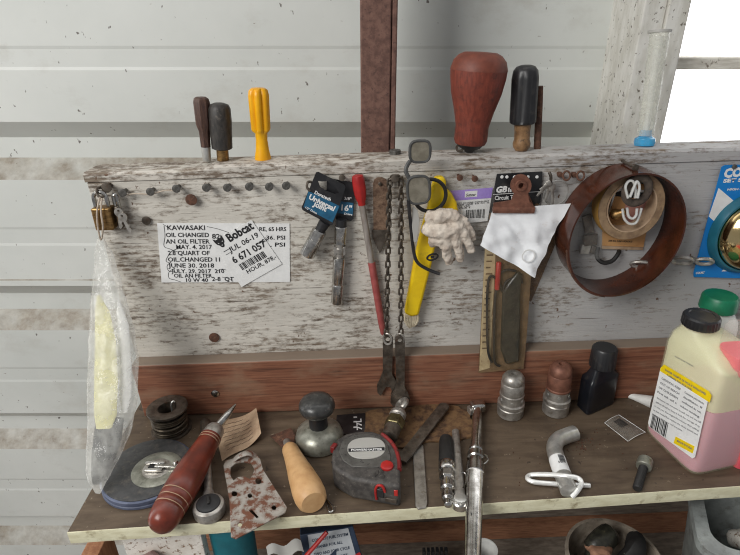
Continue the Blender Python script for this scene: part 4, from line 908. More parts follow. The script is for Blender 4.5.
# long tape reel
P = T(149, 476); s = S(P); r = 43.5*s; h = .013
o = thing('tape_reel', 'round dark long tape reel with folding crank lying on the bench', 'tape reel', P)
bm = nb(); lathe(bm, [(0, r*.97), (.0015, r), (.0045, r), (.0052, r*.985), (.0072, r*.985), (.0080, r), (h-.0015, r), (h-.0003, r*.97)], P, UP, 56); part('side', bm, 'reelside', o)
bm = nb(); lathe(bm, [(h-.0006, r*.955), (h+.0008, r*.955), (h+.0012, r*.93)], P, UP, 56); part('face', bm, 'reeltop', o)
Q = T(157, 470, h); bm = nb(); ringlathe(bm, [(.0012, 11*s), (.0012, 24*s), (.0020, 24*s), (.0034, 21*s), (.0034, 14*s), (.002, 12*s)], Q, UP, 40); part('ring_plate', bm, 'castgrey', o)
bm = nb(); lathe(bm, [(.0013, 14*s), (.0030, 13.5*s), (.0036, 12*s)], Q, UP, 32); part('hub', bm, 'steel', o)
Rz = Matrix.Rotation(-.05, 3, 'Z')
bm = nb(); box(bm, Q+Rz @ V((-.003, .006, .0062)), (.026, .0045, .004), Rz); box(bm, Q+Rz @ V((-.001, -.0065, .0062)), (.024, .0045, .004), Rz); box(bm, Q+Rz @ V((.013, .0, .0062)), (.030, .005, .0032), Rz); part('crank', bm, 'chrome', o, bevel=.0008)
bm = nb(); box(bm, Q+Rz @ V((-.006, 0, .0042)), (.010, .006, .0016), Rz); part('slot', bm, 'ink', o)
bm = nb(); lathe(bm, [(0, 1.5*s), (.004, 2.4*s), (.007, 2.6*s), (.009, 1.5*s)], Q+Rz @ V((.027, 0, .006)), UP, 14); part('crank_knob', bm, 'chrome', o)
# ratchet
P = T(209, 507, .010); s = S(P); Q = T(205, 417, .010)
o = thing('ratchet', 'steel socket ratchet lying under the big wooden awl', 'ratchet', V((P.x, P.y, 0)))
C0 = V((P.x, P.y, 0)); d = (V((Q.x, Q.y, 0))-C0); L = d.length; d.normalize()
bm = nb(); lathe(bm, [(.0004, 13*s), (.002, 15.5*s), (.010, 16*s), (.014, 15*s), (.016, 12.5*s)], C0, UP, 36); part('head', bm, 'steel', o)
bm = nb(); lathe(bm, [(.0155, 12.3*s), (.0175, 11.6*s), (.0185, 9*s)], C0, UP, 28); part('dial', bm, 'black', o)
bm = nb(); box(bm, C0+V((0, .002, .0195)), (.004, .012, .003), Matrix.Rotation(.3, 3, 'Z')); part('lever', bm, 'rubber', o, bevel=.001)
A = C0+d*(12*s)+UP*.008; bm = nb(); lathe(bm, [(0, 7*s), (.016, 4.5*s), (.05, 4.2*s), (L*.60, 4.6*s)], A, d, 16); part('handle', bm, 'steel', o)
bm = nb(); lathe(bm, [(L*.60, 5.4*s), (L*.61, 6.2*s), (L*.86, 6.2*s), (L*.875, 5*s)], A, d, 24, lambda t, h_: 1+.03*math.cos(12*t)); part('grip', bm, 'darksteel', o)
# big awl
A = T(157, 530, .018); Bq = T(211, 437, .033); Cq = T(236, 404, .050); s = S(A)
ax = Bq-A; L = ax.length
o = thing('wood_handled_awl', 'large turned red brown wooden handled driver lying across the ratchet', 'awl', V((A.x, A.y, 0)))
def hp(fr, r): return (L*fr, r*s)
bm = nb(); lathe(bm, [hp(0, 3), hp(.012, 9), hp(.045, 13.2), hp(.10, 15.5), hp(.17, 16.6), hp(.195, 16.7), hp(.2, 16.3), hp(.207, 16.7), hp(.255, 17.2), hp(.262, 16.7), hp(.27, 17.2), hp(.32, 17.5), hp(.326, 17), hp(.334, 17.5), hp(.46, 17.8), hp(.60, 16.8), hp(.74, 15), hp(.86, 13.5), hp(.93, 13), hp(.937, 12.6), hp(.945, 13), hp(.965, 13), hp(.97, 12.6), hp(.977, 13), hp(1.0, 12.6)], A, ax, 40); hdl = part('handle', bm, 'awlwood', o)
bm = nb()
for fr, r in ((.2, 16.55), (.262, 16.95), (.328, 17.25), (.9385, 12.85), (.9705, 12.85)):
    bm = nb(); ringlathe(bm, [(L*fr-.0005, r*s-.001), (L*fr-.0005, r*s+.0001), (L*fr+.0005, r*s+.0001), (L*fr+.0005, r*s-.001)], A, ax, 40)
    part('groove', bm, 'oldpaper', hdl, label='pale scored ring line')
bm = nb(); lathe(bm, [hp(.995, 11.5), hp(1.02, 12), hp(1.09, 11.2), hp(1.12, 9.5), hp(1.14, 7)], A, ax, 30); part('ferrule', bm, 'steel', o)
D = A+ax*1.12; bm = nb(); ax2 = Cq-D; lathe(bm, [(0, 5.6*s), (ax2.length*.55, 4.6*s), (ax2.length*.6, 4*s), (ax2.length*.97, 1.4*s), (ax2.length, .6*s)], D, ax2, 16); part('shaft', bm, 'chrome', o)
# brown tag
cs = [T(213, 423, .0008), T(257, 413, .004), T(262, 439, .004), T(222, 461, .001)]
def curl(a, b_, p): return V((0, 0, .012*max(0, a-.55)**2*4+.0012*math.sin(a*7)*b_))
o = thing('paper_tag', 'curled browned paper tag with faint writing against the plank', 'tag', cs[3])
bm = nb(); patch(bm, cs, 14, 10, curl, .0003, UP); part('paper', bm, 'oldpaper', o)
bm = nb()
for j in range(7):
    b_ = .14+.115*j; e = random.uniform(.6, .86); pts = []
    for i in range(26):
        a = .14+(e-.14)*i/25; p = cs[0]*(1-a)*(1-b_)+cs[1]*a*(1-b_)+cs[2]*a*b_+cs[3]*(1-a)*b_; p = p+curl(a, b_, p)+V((0, .0009*math.sin(i*2.1+j)+.0004*math.sin(i*5), .0006)); pts.append(p)
    tube(bm, pts, .00022, 4)
part('writing', bm, 'darksteel', o)
# rusty bracket
hz = .012
o = thing('bracket', 'bent rust speckled steel bracket plate with holes at the bench edge', 'bracket', T(250, 500))
f = lambda pl: tpx(pl, hz+.0008)
out = [(223.5, 466), (226, 461), (233, 459), (243, 457.5), (250, 456), (256, 455), (260, 459), (263, 470), (287, 508), (285, 513), (236, 539), (231, 537), (229.5, 500)]
bm = nb(); holed(bm, f(out), [f(ho(234.5, 494, 3)), f([(233, 489), (236, 488), (237, 494), (235, 498), (232.5, 496)]) if 0 else f(ho(258.5, 481.5, 3.2)), f([(230.5, 468), (236, 463.5), (244, 462), (251, 463.5), (254.5, 469), (253, 475), (250, 479.5), (244, 477), (238, 477.5), (233.5, 481), (230.5, 476)]), f(ho(250, 496, 2.4)), f(ho(274, 508, 2.6)), f([(249, 511), (252, 509.5), (259, 517), (257, 519)]), f(ho(240, 525, 2.4))], hz, hz+.0016, FLAT)
part('plate', bm, 'rustplate', o, bevel=.0004)
bm = nb()
def skirt(x0, y0, x1, y1, z1=hz, z0=.0003):
    a, b_ = T(x0, y0, hz), T(x1, y1, hz); n = V((-(b_-a).y, (b_-a).x, 0)).normalized()*.0016
    hull(bm, [V((p.x, p.y, z0)) for p in (a, b_, b_+n, a+n)], [V((p.x, p.y, z1)) for p in (a, b_, b_+n, a+n)])
skirt(224, 466, 229.3, 500); skirt(283, 504, 263.5, 472)
part('flange', bm, 'rustplate', o)
bm = nb(); tube(bm, smooth([T(234, 460, hz+.0005), T(239, 456, .018), T(248, 453, .020), T(256, 456, hz+.0005)], 5), .0050, 10, flat=.3, up=UP); part('bent_tab', bm, 'rustplate', o)
# putty knife
A = T(313, 502, .017); Bq = T(289, 447, .010); s = S(A); ax = Bq-A; L = ax.length
o = thing('putty_knife', 'putty knife with pale turned wooden handle lying on the bench', 'putty knife', V((A.x, A.y, 0)))
bm = nb(); lathe(bm, [(-.002, 4*s), (-.0015, 12*s), (L*.03, 15.2*s), (L*.10, 16.4*s), (L*.22, 16.4*s), (L*.45, 14.2*s), (L*.68, 11.4*s), (L*.85, 9.8*s), (L*.95, 9.2*s), (L*.985, 8*s), (L, 5*s)], A, ax, 36); part('handle', bm, 'tanwood', o)
bm = nb(); lathe(bm, [(L*.96, 5.2*s), (L*1.12, 4.2*s)], A, ax, 16); part('ferrule', bm, 'steel', o)
bm = nb(); prism(bm, tpx([(270, 436), (291, 427.5), (295, 434), (294, 447), (288, 452), (283, 448)], .007), .0055, .0070, FLAT); part('blade', bm, 'rust', o, bevel=.0003)
bm = nb(); tube(bm, smooth([T(318, 487, .003), T(326, 498, .003), T(332, 507, .003), T(332.5, 511, .003), T(329, 511.5, .003), T(327, 506, .003)], 5), .0013, 8); solo('wire_hook', bm, 'chrome', 'small bent wire hook poking out beside the pale wooden handle', 'hook')
# spinner knob
P, h, s = col(320, 442, 397); o = thing('spinner_knob', 'black ball knob on a dull rounded metal base', 'knob', P)
hb = rise(P, 425)
bm = nb(); lathe(bm, [(.0003, 21*s), (.003, 23.5*s), (.012, 23.8*s), (.020, 22*s), (.026, 17*s), (.029, 11*s), (.030, 6*s)], P, UP, 40); part('base', bm, 'castgrey', o)
bm = nb(); lathe(bm, [(.0285, 9.2*s), (.040, 9*s), (.052, 8.6*s)], P, UP, 28); part('neck', bm, 'black', o)
kz = .049; bm = nb(); lathe(bm, [(kz, 8*s), (kz+.003, 13*s), (kz+.008, 16.4*s), (kz+.013, 17.6*s), (kz+.018, 17.2*s), (kz+.023, 14.8*s), (kz+.026, 10.5*s), (kz+.0272, 5*s), (kz+.0274, .5*s)], P, UP, 40); part('ball', bm, 'knob', o)
Q = P+V((-.009, -.022, .016)); bm = nb(); lathe(bm, [(0, 4.6*s), (.0035, 4.6*s), (.0042, 3.8*s)], Q, V((-.3, -1, .35)), 18); lathe(bm, [(.0040, 2*s), (.007, 2*s)], Q, V((-.3, -1, .35)), 12); part('set_screw', bm, 'steel', o)
# black card
o = thing('black_card', 'black card with white print behind the tape measure', 'card', T(350, 425)); bm = nb(); tprism(bm, [(337, 415), (365, 413), (366, 433), (334, 435)], .0003, .0012); part('card', bm, 'black', o)
bm = nb(); a = T(362, 430, .0018); b_ = T(361, 416, .0018); text(bm, '77L', a, b_-a, V((-1, 0, 0)), 7.5*s, .03, 0, (b_-a).length*.8)
for y in (416.5, 421, 426.5): p = T(353.5, y, .0018); q = T(357, y+1.3, .0018); bm.faces.new([bm.verts.new(v) for v in (V((p.x, p.y, p.z)), V((p.x, q.y, p.z)), V((q.x, q.y, p.z)), V((q.x, p.y, p.z)))])
part('print', bm, 'paper', o, flatshade=True)
# scrap plate
bm = nb(); pl = []
base = [(366, 412), (380, 408), (400, 408), (430, 403), (455, 405), (468, 411), (474, 424), (471, 436), (455, 441), (430, 440), (405, 447), (380, 446), (364, 432)]
for i in range(len(base)):
    a, b_ = base[i], base[(i+1) % len(base)]
    for k in range(4): t = k/4; pl.append((a[0]+(b_[0]-a[0])*t+random.uniform(-.9, .9), a[1]+(b_[1]-a[1])*t+random.uniform(-.6, .6)))
tprism(bm, pl, .0003, .0035); solo('scrap_plate', bm, 'scrap', 'crusty brown flat scrap of metal under the flat bar', 'metal scrap', bevel=.0005)
# fitting
A = T(389, 438, .019); Bq = T(402, 404, .024); s = S(A); ax = Bq-A; L = ax.length
o = thing('hose_fitting', 'tarnished brass and steel fitting with an eye behind the tape measure', 'fitting', V((A.x, A.y, .004)))
bm = nb(); lathe(bm, [(0, 7*s), (0.001, 8.2*s), (L*.28, 8.6*s), (L*.3, 7.5*s)], A, ax, 24); part('collar', bm, 'darksteel', o)
bm = nb(); lathe(bm, [(L*.29, 9*s), (L*.31, 10.2*s), (L*.52, 10.2*s), (L*.54, 9*s)], A, ax, 6); part('hex_nut', bm, 'gold', o, bevel=.0006)
bm = nb(); lathe(bm, [(L*.53, 8*s), (L*.56, 8.4*s), (L*.60, 7.4*s), (L*.62, 8.8*s), (L*.70, 8.8*s), (L*.72, 7*s), (L*.8, 6*s)], A, ax, 24); part('body', bm, 'steel', o)
P = A+ax*1.0; bm = nb(); tube(bm, circ(P, ax.normalized(), V((.55, -.45, .6)).normalized(), 6.3*s, 6.3*s, 24), 3.3*s, 10, True); part('eye', bm, 'steel', o)
# tape measure
h = .034
o = thing('tape_measure', 'scuffed grey and red tape measure with oval silver label', 'tape measure', T(366, 470))
top = [(331.5, 458), (333, 447), (337, 439), (346, 433), (358, 430.5), (372, 430.5), (383, 434), (391, 441), (397, 450), (400, 460), (400.5, 484), (399, 487), (352, 478.5), (340, 472), (333, 467)]
tp = tpx(top, h)
bm = nb(); prism(bm, tp, .0004, h, FLAT); part('case', bm, 'tapecase', o, bevel=.004, seg=3, label='scuffed dark rubber case')
bm = nb(); pl = tpx([(339, 452), (342, 442), (352, 436), (366, 434), (379, 437), (388, 446), (391, 458), (388, 466), (372, 468), (352, 467), (343, 461)], h); prism(bm, pl, h-.0005, h+.0012, FLAT); part('face_plate', bm, 'casegrey', o, bevel=.0012, label='scuffed grey face plate')
P = T(366.5, 449, h); s = S(P); e = V((1, -.02, 0)).normalized(); e2 = V((.02, 1, 0))
bm = nb(); C1 = circ(P, e, e2, 19*s, 15*s, 40, .85); hull(bm, [p+UP*.0008 for p in C1], [p+UP*.0024 for p in C1]); lbl = part('label', bm, 'palegrey', o, bevel=.0006, label='oval silver grey label')
P2 = T(366.5, 449.5, h+.0025); bm = nb(); box(bm, P2, (36*s, 4.6*s, .0003)); part('label_stripe', bm, 'ink', lbl)
bm = nb(); text(bm, 'POWERMASTER', P2+V((-15.5*s, -1.5*s, .0002)), e, e2, 4.2*s, .03, 0, 31*s); part('lettering', bm, 'paper', lbl, flatshade=True)
bm = nb(); arc = [T(x, y, h-.001) for x, y in ((382, 434.5), (390, 441), (396, 450), (399, 461), (399.5, 470))]; tube(bm, smooth(arc, 5), .0034, 10, flat=.8); part('bumper', bm, 'darkred', o, label='red bumper strip')
bm = nb(); Q = T(334, 448, h-.002); box(bm, Q, (.006, .010, .010), Matrix.Rotation(-.5, 3, 'Z')); part('bumper', bm, 'darkred', o, bevel=.001, label='red bumper strip')
bm = nb(); Q = T(387, 466.5, h); lathe(bm, [(.0002, 6.3*s), (.0026, 6*s), (.0034, 4.5*s), (.0035, .5*s)], Q, UP, 24); part('button', bm, 'red', o, label='round red button')
bm = nb()
for i in range(4):
    pp = [T(375+i*.9, 477-i, h+.0006), T(375.8+i*.9, 470-i*.9+1, h+.0008), T(379+i*.4, 467+i*1.7, h+.0008), T(382.5-i*.3, 471+i*1.3, h+.0008), T(384-i*.6, 478, h+.0006)]; tube(bm, smooth(pp, 5), .0006, 6)
part('raised_ridges', bm, 'tapecase', o)
# front face: ridges, lock slot, blade hook
def fp(x, y, out=0):                                      # point on the front face of the case
    n = V((tp[12][1]-tp[11][1], -(tp[12][0]-tp[11][0]), 0)); n = V((-n.x, -n.y, 0)) if n.y > 0 else n; n.normalize()
    P0 = V((tp[11][0], tp[11][1], 0)) + n*out; return RP(x, y, P0, n), n
bm = nb(); pp = [fp(x, y, .0012)[0] for x, y in ((376.5, 499), (375.5, 490), (378, 485.5), (382.5, 486.5), (385, 492))]; tube(bm, smooth(pp, 5), .0016, 8); part('lock_trim', bm, 'red', o, label='red lock trim')
bm = nb(); a, n = fp(380.5, 493, 0); box(bm, a, (.009, .003, .013), Matrix.Rotation(math.atan2(n.x, -n.y), 3, 'Z')); part('lock_lever', bm, 'black', o, bevel=.001)
bm = nb(); a, n = fp(396, 493, 0.0); box(bm, a, (.005, .002, .009), Matrix.Rotation(math.atan2(n.x, -n.y), 3, 'Z')); part('side_pad', bm, 'red', o, bevel=.0008)
bm = nb(); a, n = fp(391, 500, 0.0005); box(bm, a, (.014, .003, .006), Matrix.Rotation(math.atan2(n.x, -n.y), 3, 'Z')); part('blade_hook', bm, 'darksteel', o, bevel=.0005)
bm = nb()
for k in range(4):
    pp = [T(332.5+k*3.5, 462+k*2.6, h-.003), T(332.3+k*3.5, 462.5+k*2.6, h-.012), T(336+k*4, 464.5+k*2.8, h-.022), T(341+k*4, 466+k*2.8, .006)]; tube(bm, smooth(pp, 4), .0014, 6)
part('grip_ribs', bm, 'rubber', o)
# flat bars
def flatbar(name, label, px, h0, th, mat, cat='bar', bev=.0008):
    bm = nb(); tprism(bm, px, h0, th); return solo(name, bm, mat, label, cat, bevel=bev)
P0, P1 = T(401, 461, .006), T(446, 404, .012); ax = (P1-P0).normalized(); sd = V((ax.y, -ax.x, 0)).normalized(); nn = sd.cross(ax); hw = 6*S(P0); Lb = (P1-P0).length
bm = nb(); sh = [(0, -hw), (Lb-hw*.6, -hw), (Lb-hw*.15, -hw*.6), (Lb, 0), (Lb-hw*.15, hw*.6), (Lb-hw*.6, hw), (0, hw)]
prism(bm, sh, -.002, .002, (ax, -sd, nn), P0); solo('flat_bar', bm, 'darksteel', 'dark flat steel bar sloping up onto the scrap plate', 'bar', bevel=.0006)
flatbar('file', 'short flat nickel bar lying right of the tape measure', [(412.5, 447), (414, 445), (421.5, 443.5), (423.5, 446), (427.5, 502), (426, 507), (418, 508.5), (415.5, 505)], .0003, .003, 'steel')
# air plug with black grip
A, Bq = T(446, 438, .0088), T(448, 506, .0088); s = S(A); ax = Bq-A; L = ax.length
o = thing('air_nozzle', 'stubby tool with black grip and nickel hose fitting', 'air tool', V((A.x, A.y, 0)))
def q(*p): return [(L*a, r*s) for a, r in p]
bm = nb(); lathe(bm, q((0, 4), (.01, 6), (.06, 6.9), (.40, 7.6), (.42, 7)), A, ax, 24); part('grip', bm, 'rubber', o)
bm = nb(); lathe(bm, q((.415, 7.4), (.43, 8.0), (.52, 8.0), (.54, 6.8)), A, ax, 24); lathe(bm, q((.535, 6.8), (.56, 7.6), (.64, 7.4), (.66, 5.4)), A, ax, 6); lathe(bm, q((.655, 5), (.70, 5), (.71, 6.6), (.78, 6.6), (.80, 4.6), (.84, 4.6), (.85, 5.6), (.91, 5.4), (.93, 3.6), (.99, 3.4), (1, 2)), A, ax, 20); part('fitting', bm, 'chrome', o, bevel=.0003)
# slim ratchet
A, Bq = T(455.5, 431, .0065), T(460, 502, .0065); s = S(A); ax = Bq-A; L = ax.length
o = thing('slim_ratchet', 'slim steel ratchet with small knurled round head', 'ratchet', V((Bq.x, Bq.y, 0)))
bm = nb(); lathe(bm, [(0, 2.4*s), (.001, 3.6*s), (L*.45, 4.2*s), (L*.55, 4.6*s), (L*.85, 4.8*s), (L*.95, 5*s)], A, ax, 18); part('handle', bm, 'steel', o)
C0 = V((Bq.x, Bq.y, .0003)); bm = nb(); lathe(bm, [(0, 6.8*s), (.001, 7.6*s), (.009, 7.6*s), (.0105, 6.6*s)], C0, UP, 28); part('head', bm, 'chrome', o)
bm = nb(); lathe(bm, [(.0103, 5.6*s), (.0135, 5.4*s), (.0142, 4.4*s)], C0, UP, 36, lambda t, h_: 1+.05*math.cos(12*t)); part('dial', bm, 'zinc', o)
bm = nb(); tube(bm, smooth([T(461, 472, .012), T(466, 474, .011), T(465.5, 484, .010), T(462, 488, .012)], 4), .0010, 6); part('clip', bm, 'chrome', o)
# chrome bar
A, Bq = T(477.5, 408, .010), T(472, 570, .010); s = S(A); ax = Bq-A; L = ax.length; s1 = S(Bq)
o = thing('breaker_bar', 'long chrome breaker bar reaching over the bench front edge', 'breaker bar', V((A.x, A.y, 0)))
tt = lambda y: ((T(475, y, .010)-A).length)
bm = nb(); lathe(bm, [(0, 4.6*s), (tt(448), 5*s), (tt(449), 6.4*s), (tt(451), 6.4*s), (tt(452), 5.4*s), (tt(454), 5.4*s)], A, ax, 24); part('shank', bm, 'chrome', o)
bm = nb(); lathe(bm, [(tt(453), 6.2*s), (tt(454), 7.4*s), (tt(459), 7.6*s), (tt(460), 6.4*s), (tt(464), 6.6*s), (tt(465), 7.8*s), (tt(474), 8*s), (tt(475), 7.2*s), (L, 7.2*s1*1.16)], A, ax, 28); part('tube', bm, 'chrome', o)
bm = nb(); box(bm, A+V((0, .002, .001)), (15*s, .017, .016), Matrix.Rotation(.1, 3, 'Z')); part('head', bm, 'chrome', o, bevel=.004, seg=3)
bm = nb(); box(bm, A+V((-.010, -.003, -.001)), (.008, .011, .011), Matrix.Rotation(.3, 3, 'Z')); part('drive', bm, 'steel', o, bevel=.001)
P = A+ax.normalized()*tt(460)+V((.0085, 0, .001)); bm = nb(); tube(bm, circ(P, V((.9, 0, .3)).normalized(), V((0, 1, 0)), .0075, .0085, 20), .0011, 8, True); part('pull_ring', bm, 'chrome', o)
bm = nb(); a = A+ax.normalized()*tt(523)+V((-.0012, 0, .0083)); box(bm, a, (.0035, .014, .002)); part('slot', bm, 'ink', o, bevel=.0008)
# two couplers
for (bx, by, tpy, m1, m2, lb) in ((510, 413.5, 372, 'steel', 'zinc', 'dull silver threaded coupler standing under the tester pack'), (555, 411, 362, 'clip', 'steel', 'rust topped coupler standing beside the black bottle')):
    P, h, s = col(bx, by, tpy); h = h*.97
    o = thing('pipe_coupler', lb, 'coupler', P)
    bm = nb(); lathe(bm, [(.0003, 12*s), (.0015, 12.8*s), (h*.20, 12.8*s), (h*.22, 12*s), (h*.235, 13.2*s), (h*.31, 13.2*s), (h*.33, 11.6*s), (h*.50, 11.4*s)], P, UP, 40); part('base', bm, 'steel', o)
    bm = nb(); lathe(bm, [(h*.49, 11*s), (h*.50, 11.9*s), (h*.525, 11.9*s), (h*.54, 11*s), (h*.56, 11.2*s), (h*.78, 11.3*s), (h*.80, 10.7*s), (h*.82, 11*s), (h*.9, 10.6*s), (h*.97, 8.5*s), (h, 5.5*s), (h-.0004, 2.6*s), (h-.006, 2.2*s)], P, UP, 40); part('sleeve', bm, m1, o, label='rust brown upper sleeve' if m1 == 'clip' else None)
    bm = nb()
    for k in range(6):
        a = 2*math.pi*k/6+.3; d = V((math.cos(a), math.sin(a), 0)); lathe(bm, [(0, 1.6*s), (.0008, 1.3*s)], P+UP*(h*.42)+d*(11.3*s), d, 8)
    part('ball_studs', bm, 'zinc', o)
# black bottle
A, N, D = T(575, 405), T(587, 417), T(615, 404); C4 = A+D-N; ctr = (N+C4)/2
hs = rise(N, 387); o = thing('black_bottle', 'small square glossy black bottle against the reddish plank', 'bottle', ctr)
def rq(k, z, e=.28, grow=0):
    a, b_ = (D-N)/2, (A-N)/2; al, bl = a.length, b_.length; a.normalize(); b_.normalize(); r = []
    for i in range(32):
        t = 2*math.pi*i/32; c_, s_ = math.cos(t), math.sin(t); r.append(ctr+a*(al*k*math.copysign(abs(c_)**e, c_))+b_*(bl*k*math.copysign(abs(s_)**e, s_))+UP*z)
    return r
ht = hs/ (1.0); zc = rise(ctr, 363)
bm = nb(); loft(bm, [rq(.9, .0003), rq(.98, .0015), rq(1, .005), rq(.97, .007), rq(1, .009), rq(1, ht*.93), rq(.97, ht+.002), rq(.80, ht+.35*(zc*.93-ht), .36), rq(.62, zc*.92, .5), rq(.55, zc*.95, .7), rq(.50, zc*.97, .95)]); part('body', bm, 'blackgloss', o, ang=50)
zk = rise(ctr, 347); rk = 11.4*S(ctr)
bm = nb(); lathe(bm, [(zc*.94, rk*.95), (zc*.95, rk*1.05), (zk-.0025, rk), (zk, rk*.9)], ctr, UP, 48, lambda t, h_: 1+.02*math.cos(24*t)); part('cap', bm, 'black', o)
# hitch pin
pts = smooth([T(575, 433, .011), T(566, 436, .011), T(558, 440, .011), T(554.5, 448, .0105), T(558, 462, .010), T(564, 478, .010), T(569, 491, .010)], 6); s = S(pts[0])
o = thing('hitch_pin', 'bent steel hitch pin with price sticker lying on the bench', 'hitch pin', pts[-1])
bm = nb(); tube(bm, pts, 7.6*s, 20); part('pin', bm, 'zinc', o)
seg = [p for p in pts if 458 < proj(p)[1] < 476]; bm = nb(); tube(bm, seg, 7.8*s, 20); stk = part('sticker', bm, 'paper', o)
bm = nb(); d = (seg[-1]-seg[0]).normalized(); side = V((d.y, -d.x, 0)).normalized()
for i in range(9):
    p = seg[0].lerp(seg[-1], .12+i*.05)+UP*(7.95*s)+side*(-.002); w = .0018
    for k_ in (0,): box(bm, p, (.007, .0005 if i % 2 else .0009, .0003), Matrix.Rotation(math.atan2(-side.y, -side.x), 3, 'Z'))
part('barcode', bm, 'ink', stk)
bm = nb(); text(bm, '2 1/2 B', seg[0].lerp(seg[-1], .62)+UP*(8.0*s)-side*.005, side, -d, 3.4*s, .03, 0, .009); part('lettering', bm, 'ink', stk, flatshade=True)
bm = nb(); tube(bm, smooth([T(572, 497, .004), T(578, 490, .012), T(581.5, 483, .016), T(577.5, 478, .018), T(566, 476, .0195), T(548, 474.5, .012), T(531, 475, .004), T(527.5, 478.5, .0035), T(534, 482, .0035), T(550, 483.5, .0035), T(566, 484.5, .0035), T(590, 485.5, .0035)], 6), 2.2*s, 10); solo('wire_clip', bm, 'bright', 'bright looped wire clip wrapped over the hitch pin end', 'clip')
# sticker, nozzle, bolt
o = thing('clear_sticker', 'smoky clear sticker with white outline peeling on the bench', 'sticker', T(625, 428))
stc = [T(604.5, 423, .0012), T(619, 415, .0012), T(645.5, 432.5, .0012), T(628, 441.5, .0012)]
bm = nb(); patch(bm, stc, 10, 6, lambda a, b_, p: V((0, 0, .002*math.sin(a*3.14))), .0002, UP); part('film', bm, 'sticker', o)
bm = nb(); pp = []
for k in range(4):
    for i in range(8):
        t = i/8; p = stc[k].lerp(stc[(k+1) % 4], t); a = [t, 1, 1-t, 0][k]; pp.append(p+UP*(.002*math.sin(a*3.14)+.0003))
tube(bm, pp, .00035, 5, True); part('border', bm, 'paper', o)
bm = nb()
for i in range(7):
    a = .36+i*.06; p = [stc[0]*(1-a)*(1-b_)+stc[1]*a*(1-b_)+stc[2]*a*b_+stc[3]*(1-a)*b_ for b_ in (.15, .5)]; a2 = a+.03; p2 = [stc[0]*(1-a2)*(1-b_)+stc[1]*a2*(1-b_)+stc[2]*a2*b_+stc[3]*(1-a2)*b_ for b_ in (.5, .15)]
    z = UP*(.002*math.sin(a*3.14)+.0005); bm.faces.new([bm.verts.new(v+z) for v in p+p2])
part('barcode', bm, 'ink', o, flatshade=True)
A, Bq = T(626, 394.5, .0032), T(652, 402, .0068); s = S(A); bm = nb(); lathe(bm, [(0, 1.6*s), (.0006, 2.6*s), (Bq-A).length and (.012, 3.2*s), ((Bq-A).length, 6.2*s)], A, Bq-A, 20); solo('nozzle_tip', bm, 'white', 'white tapered plastic nozzle tip lying behind the pink jug', 'nozzle')
A, Bq = T(637, 489, .0048), T(644.5, 464, .010); s = S(A); ax = Bq-A; L = ax.length; o = thing('bolt', 'short bolt with worn round head lying near the bench front', 'bolt', A)
bm = nb(); lathe(bm, [(0, 3.6*s), (.001, 4.4*s)]+[(.001+i*(L*.9-.001)/40, (4.5 if i % 2 else 4.1)*s) for i in range(41)], A, ax, 14); part('shank', bm, 'rubber', o)  # black shank: its colour stands in for the bolt's flat dark shadow
bm = nb(); lathe(bm, [(L*.86, 7*s), (L*.88, 7.8*s), (L*1.16, 7.6*s), (L*1.19, 6.4*s)], A, ax, 14); part('head', bm, 'castgrey', o, bevel=.0004)
# debris
bm = nb(); random.seed(3)
for i in range(90):
    x, y = (random.gauss(583, 7), random.gauss(444, 6)) if i < 55 else (random.uniform(500, 660), random.uniform(405, 500))
    p = T(x, y, .0006); r = random.uniform(.0004, .0012); box(bm, V((p.x, p.y, r*.5+.0001)), (r*1.6, r, r), Matrix.Rotation(random.random()*3, 3, 'Z'))
solo('debris', bm, 'rust', 'loose rusty crumbs scattered by the hitch pin', 'debris', kind='stuff')
# ================================================================== jug
A, N = T(641, 429), T(692.5, 479); e1 = N-A; w1 = e1.length; e1.normalize(); e2 = V((-e1.y, e1.x, 0)); 
if e2.x < 0: e2 = -e2
w2 = .082
ctr = A+e1*(w1/2)+e2*(w2/2)
def jr(k1, k2, z, e=.3, sh=V((0, 0, 0)), inset=0):
    r = []
    for i in range(48):
        t = 2*math.pi*i/48; c_, s_ = math.cos(t), math.sin(t)
        r.append(ctr+sh+e1*((w1/2*k1-inset)*math.copysign(abs(c_)**e, c_))+e2*((w2/2*k2-inset)*math.copysign(abs(s_)**e, s_))+UP*z)
    return r
hsh = rise(A, 338)
o = thing('jug', 'milky square jug of pink fluid with black cap and yellow topped label', 'jug', ctr)
Pn = None
best = 9
for i in range(100):
    z = .1+.0015*i
    q_ = T(700, 324, z)
    dd = (V((q_.x, q_.y, 0))-(ctr-e1*.012-e2*.006)).length
    if dd < best: best = dd; Pn = q_
zn = Pn.z; sn = V((Pn.x-ctr.x, Pn.y-ctr.y, 0))
print('JUG', ctr, w1, hsh, zn, sn, best)
hsh = min(hsh, zn-.022)
bm = nb(); loft(bm, [jr(.90, .90, .0004), jr(.97, .97, .002), jr(1, 1, .007), jr(1, 1, hsh), jr(.975, .975, hsh+.006), jr(.86, .86, hsh+.014, .4, sn*.25), jr(.55, .55, zn-.010, .7, sn*.8), jr(.42, .42*w1/w2, zn-.005, 1, sn), jr(.40, .40*w1/w2, zn+.002, 1, sn)]); part('body', bm, 'jug', o, ang=50)
lv = rise(N, 417)
bm = nb(); loft(bm, [jr(.90, .90, .0015, .3, V((0, 0, 0)), .0010), jr(.97, .97, .004, .3, V((0, 0, 0)), .0012), jr(1, 1, .008, .3, V((0, 0, 0)), .0013), jr(1, 1, lv, .3, V((0, 0, 0)), .0013)]); part('fluid', bm, 'fluid', o, ang=50, label='pink fluid')
iz = .0016
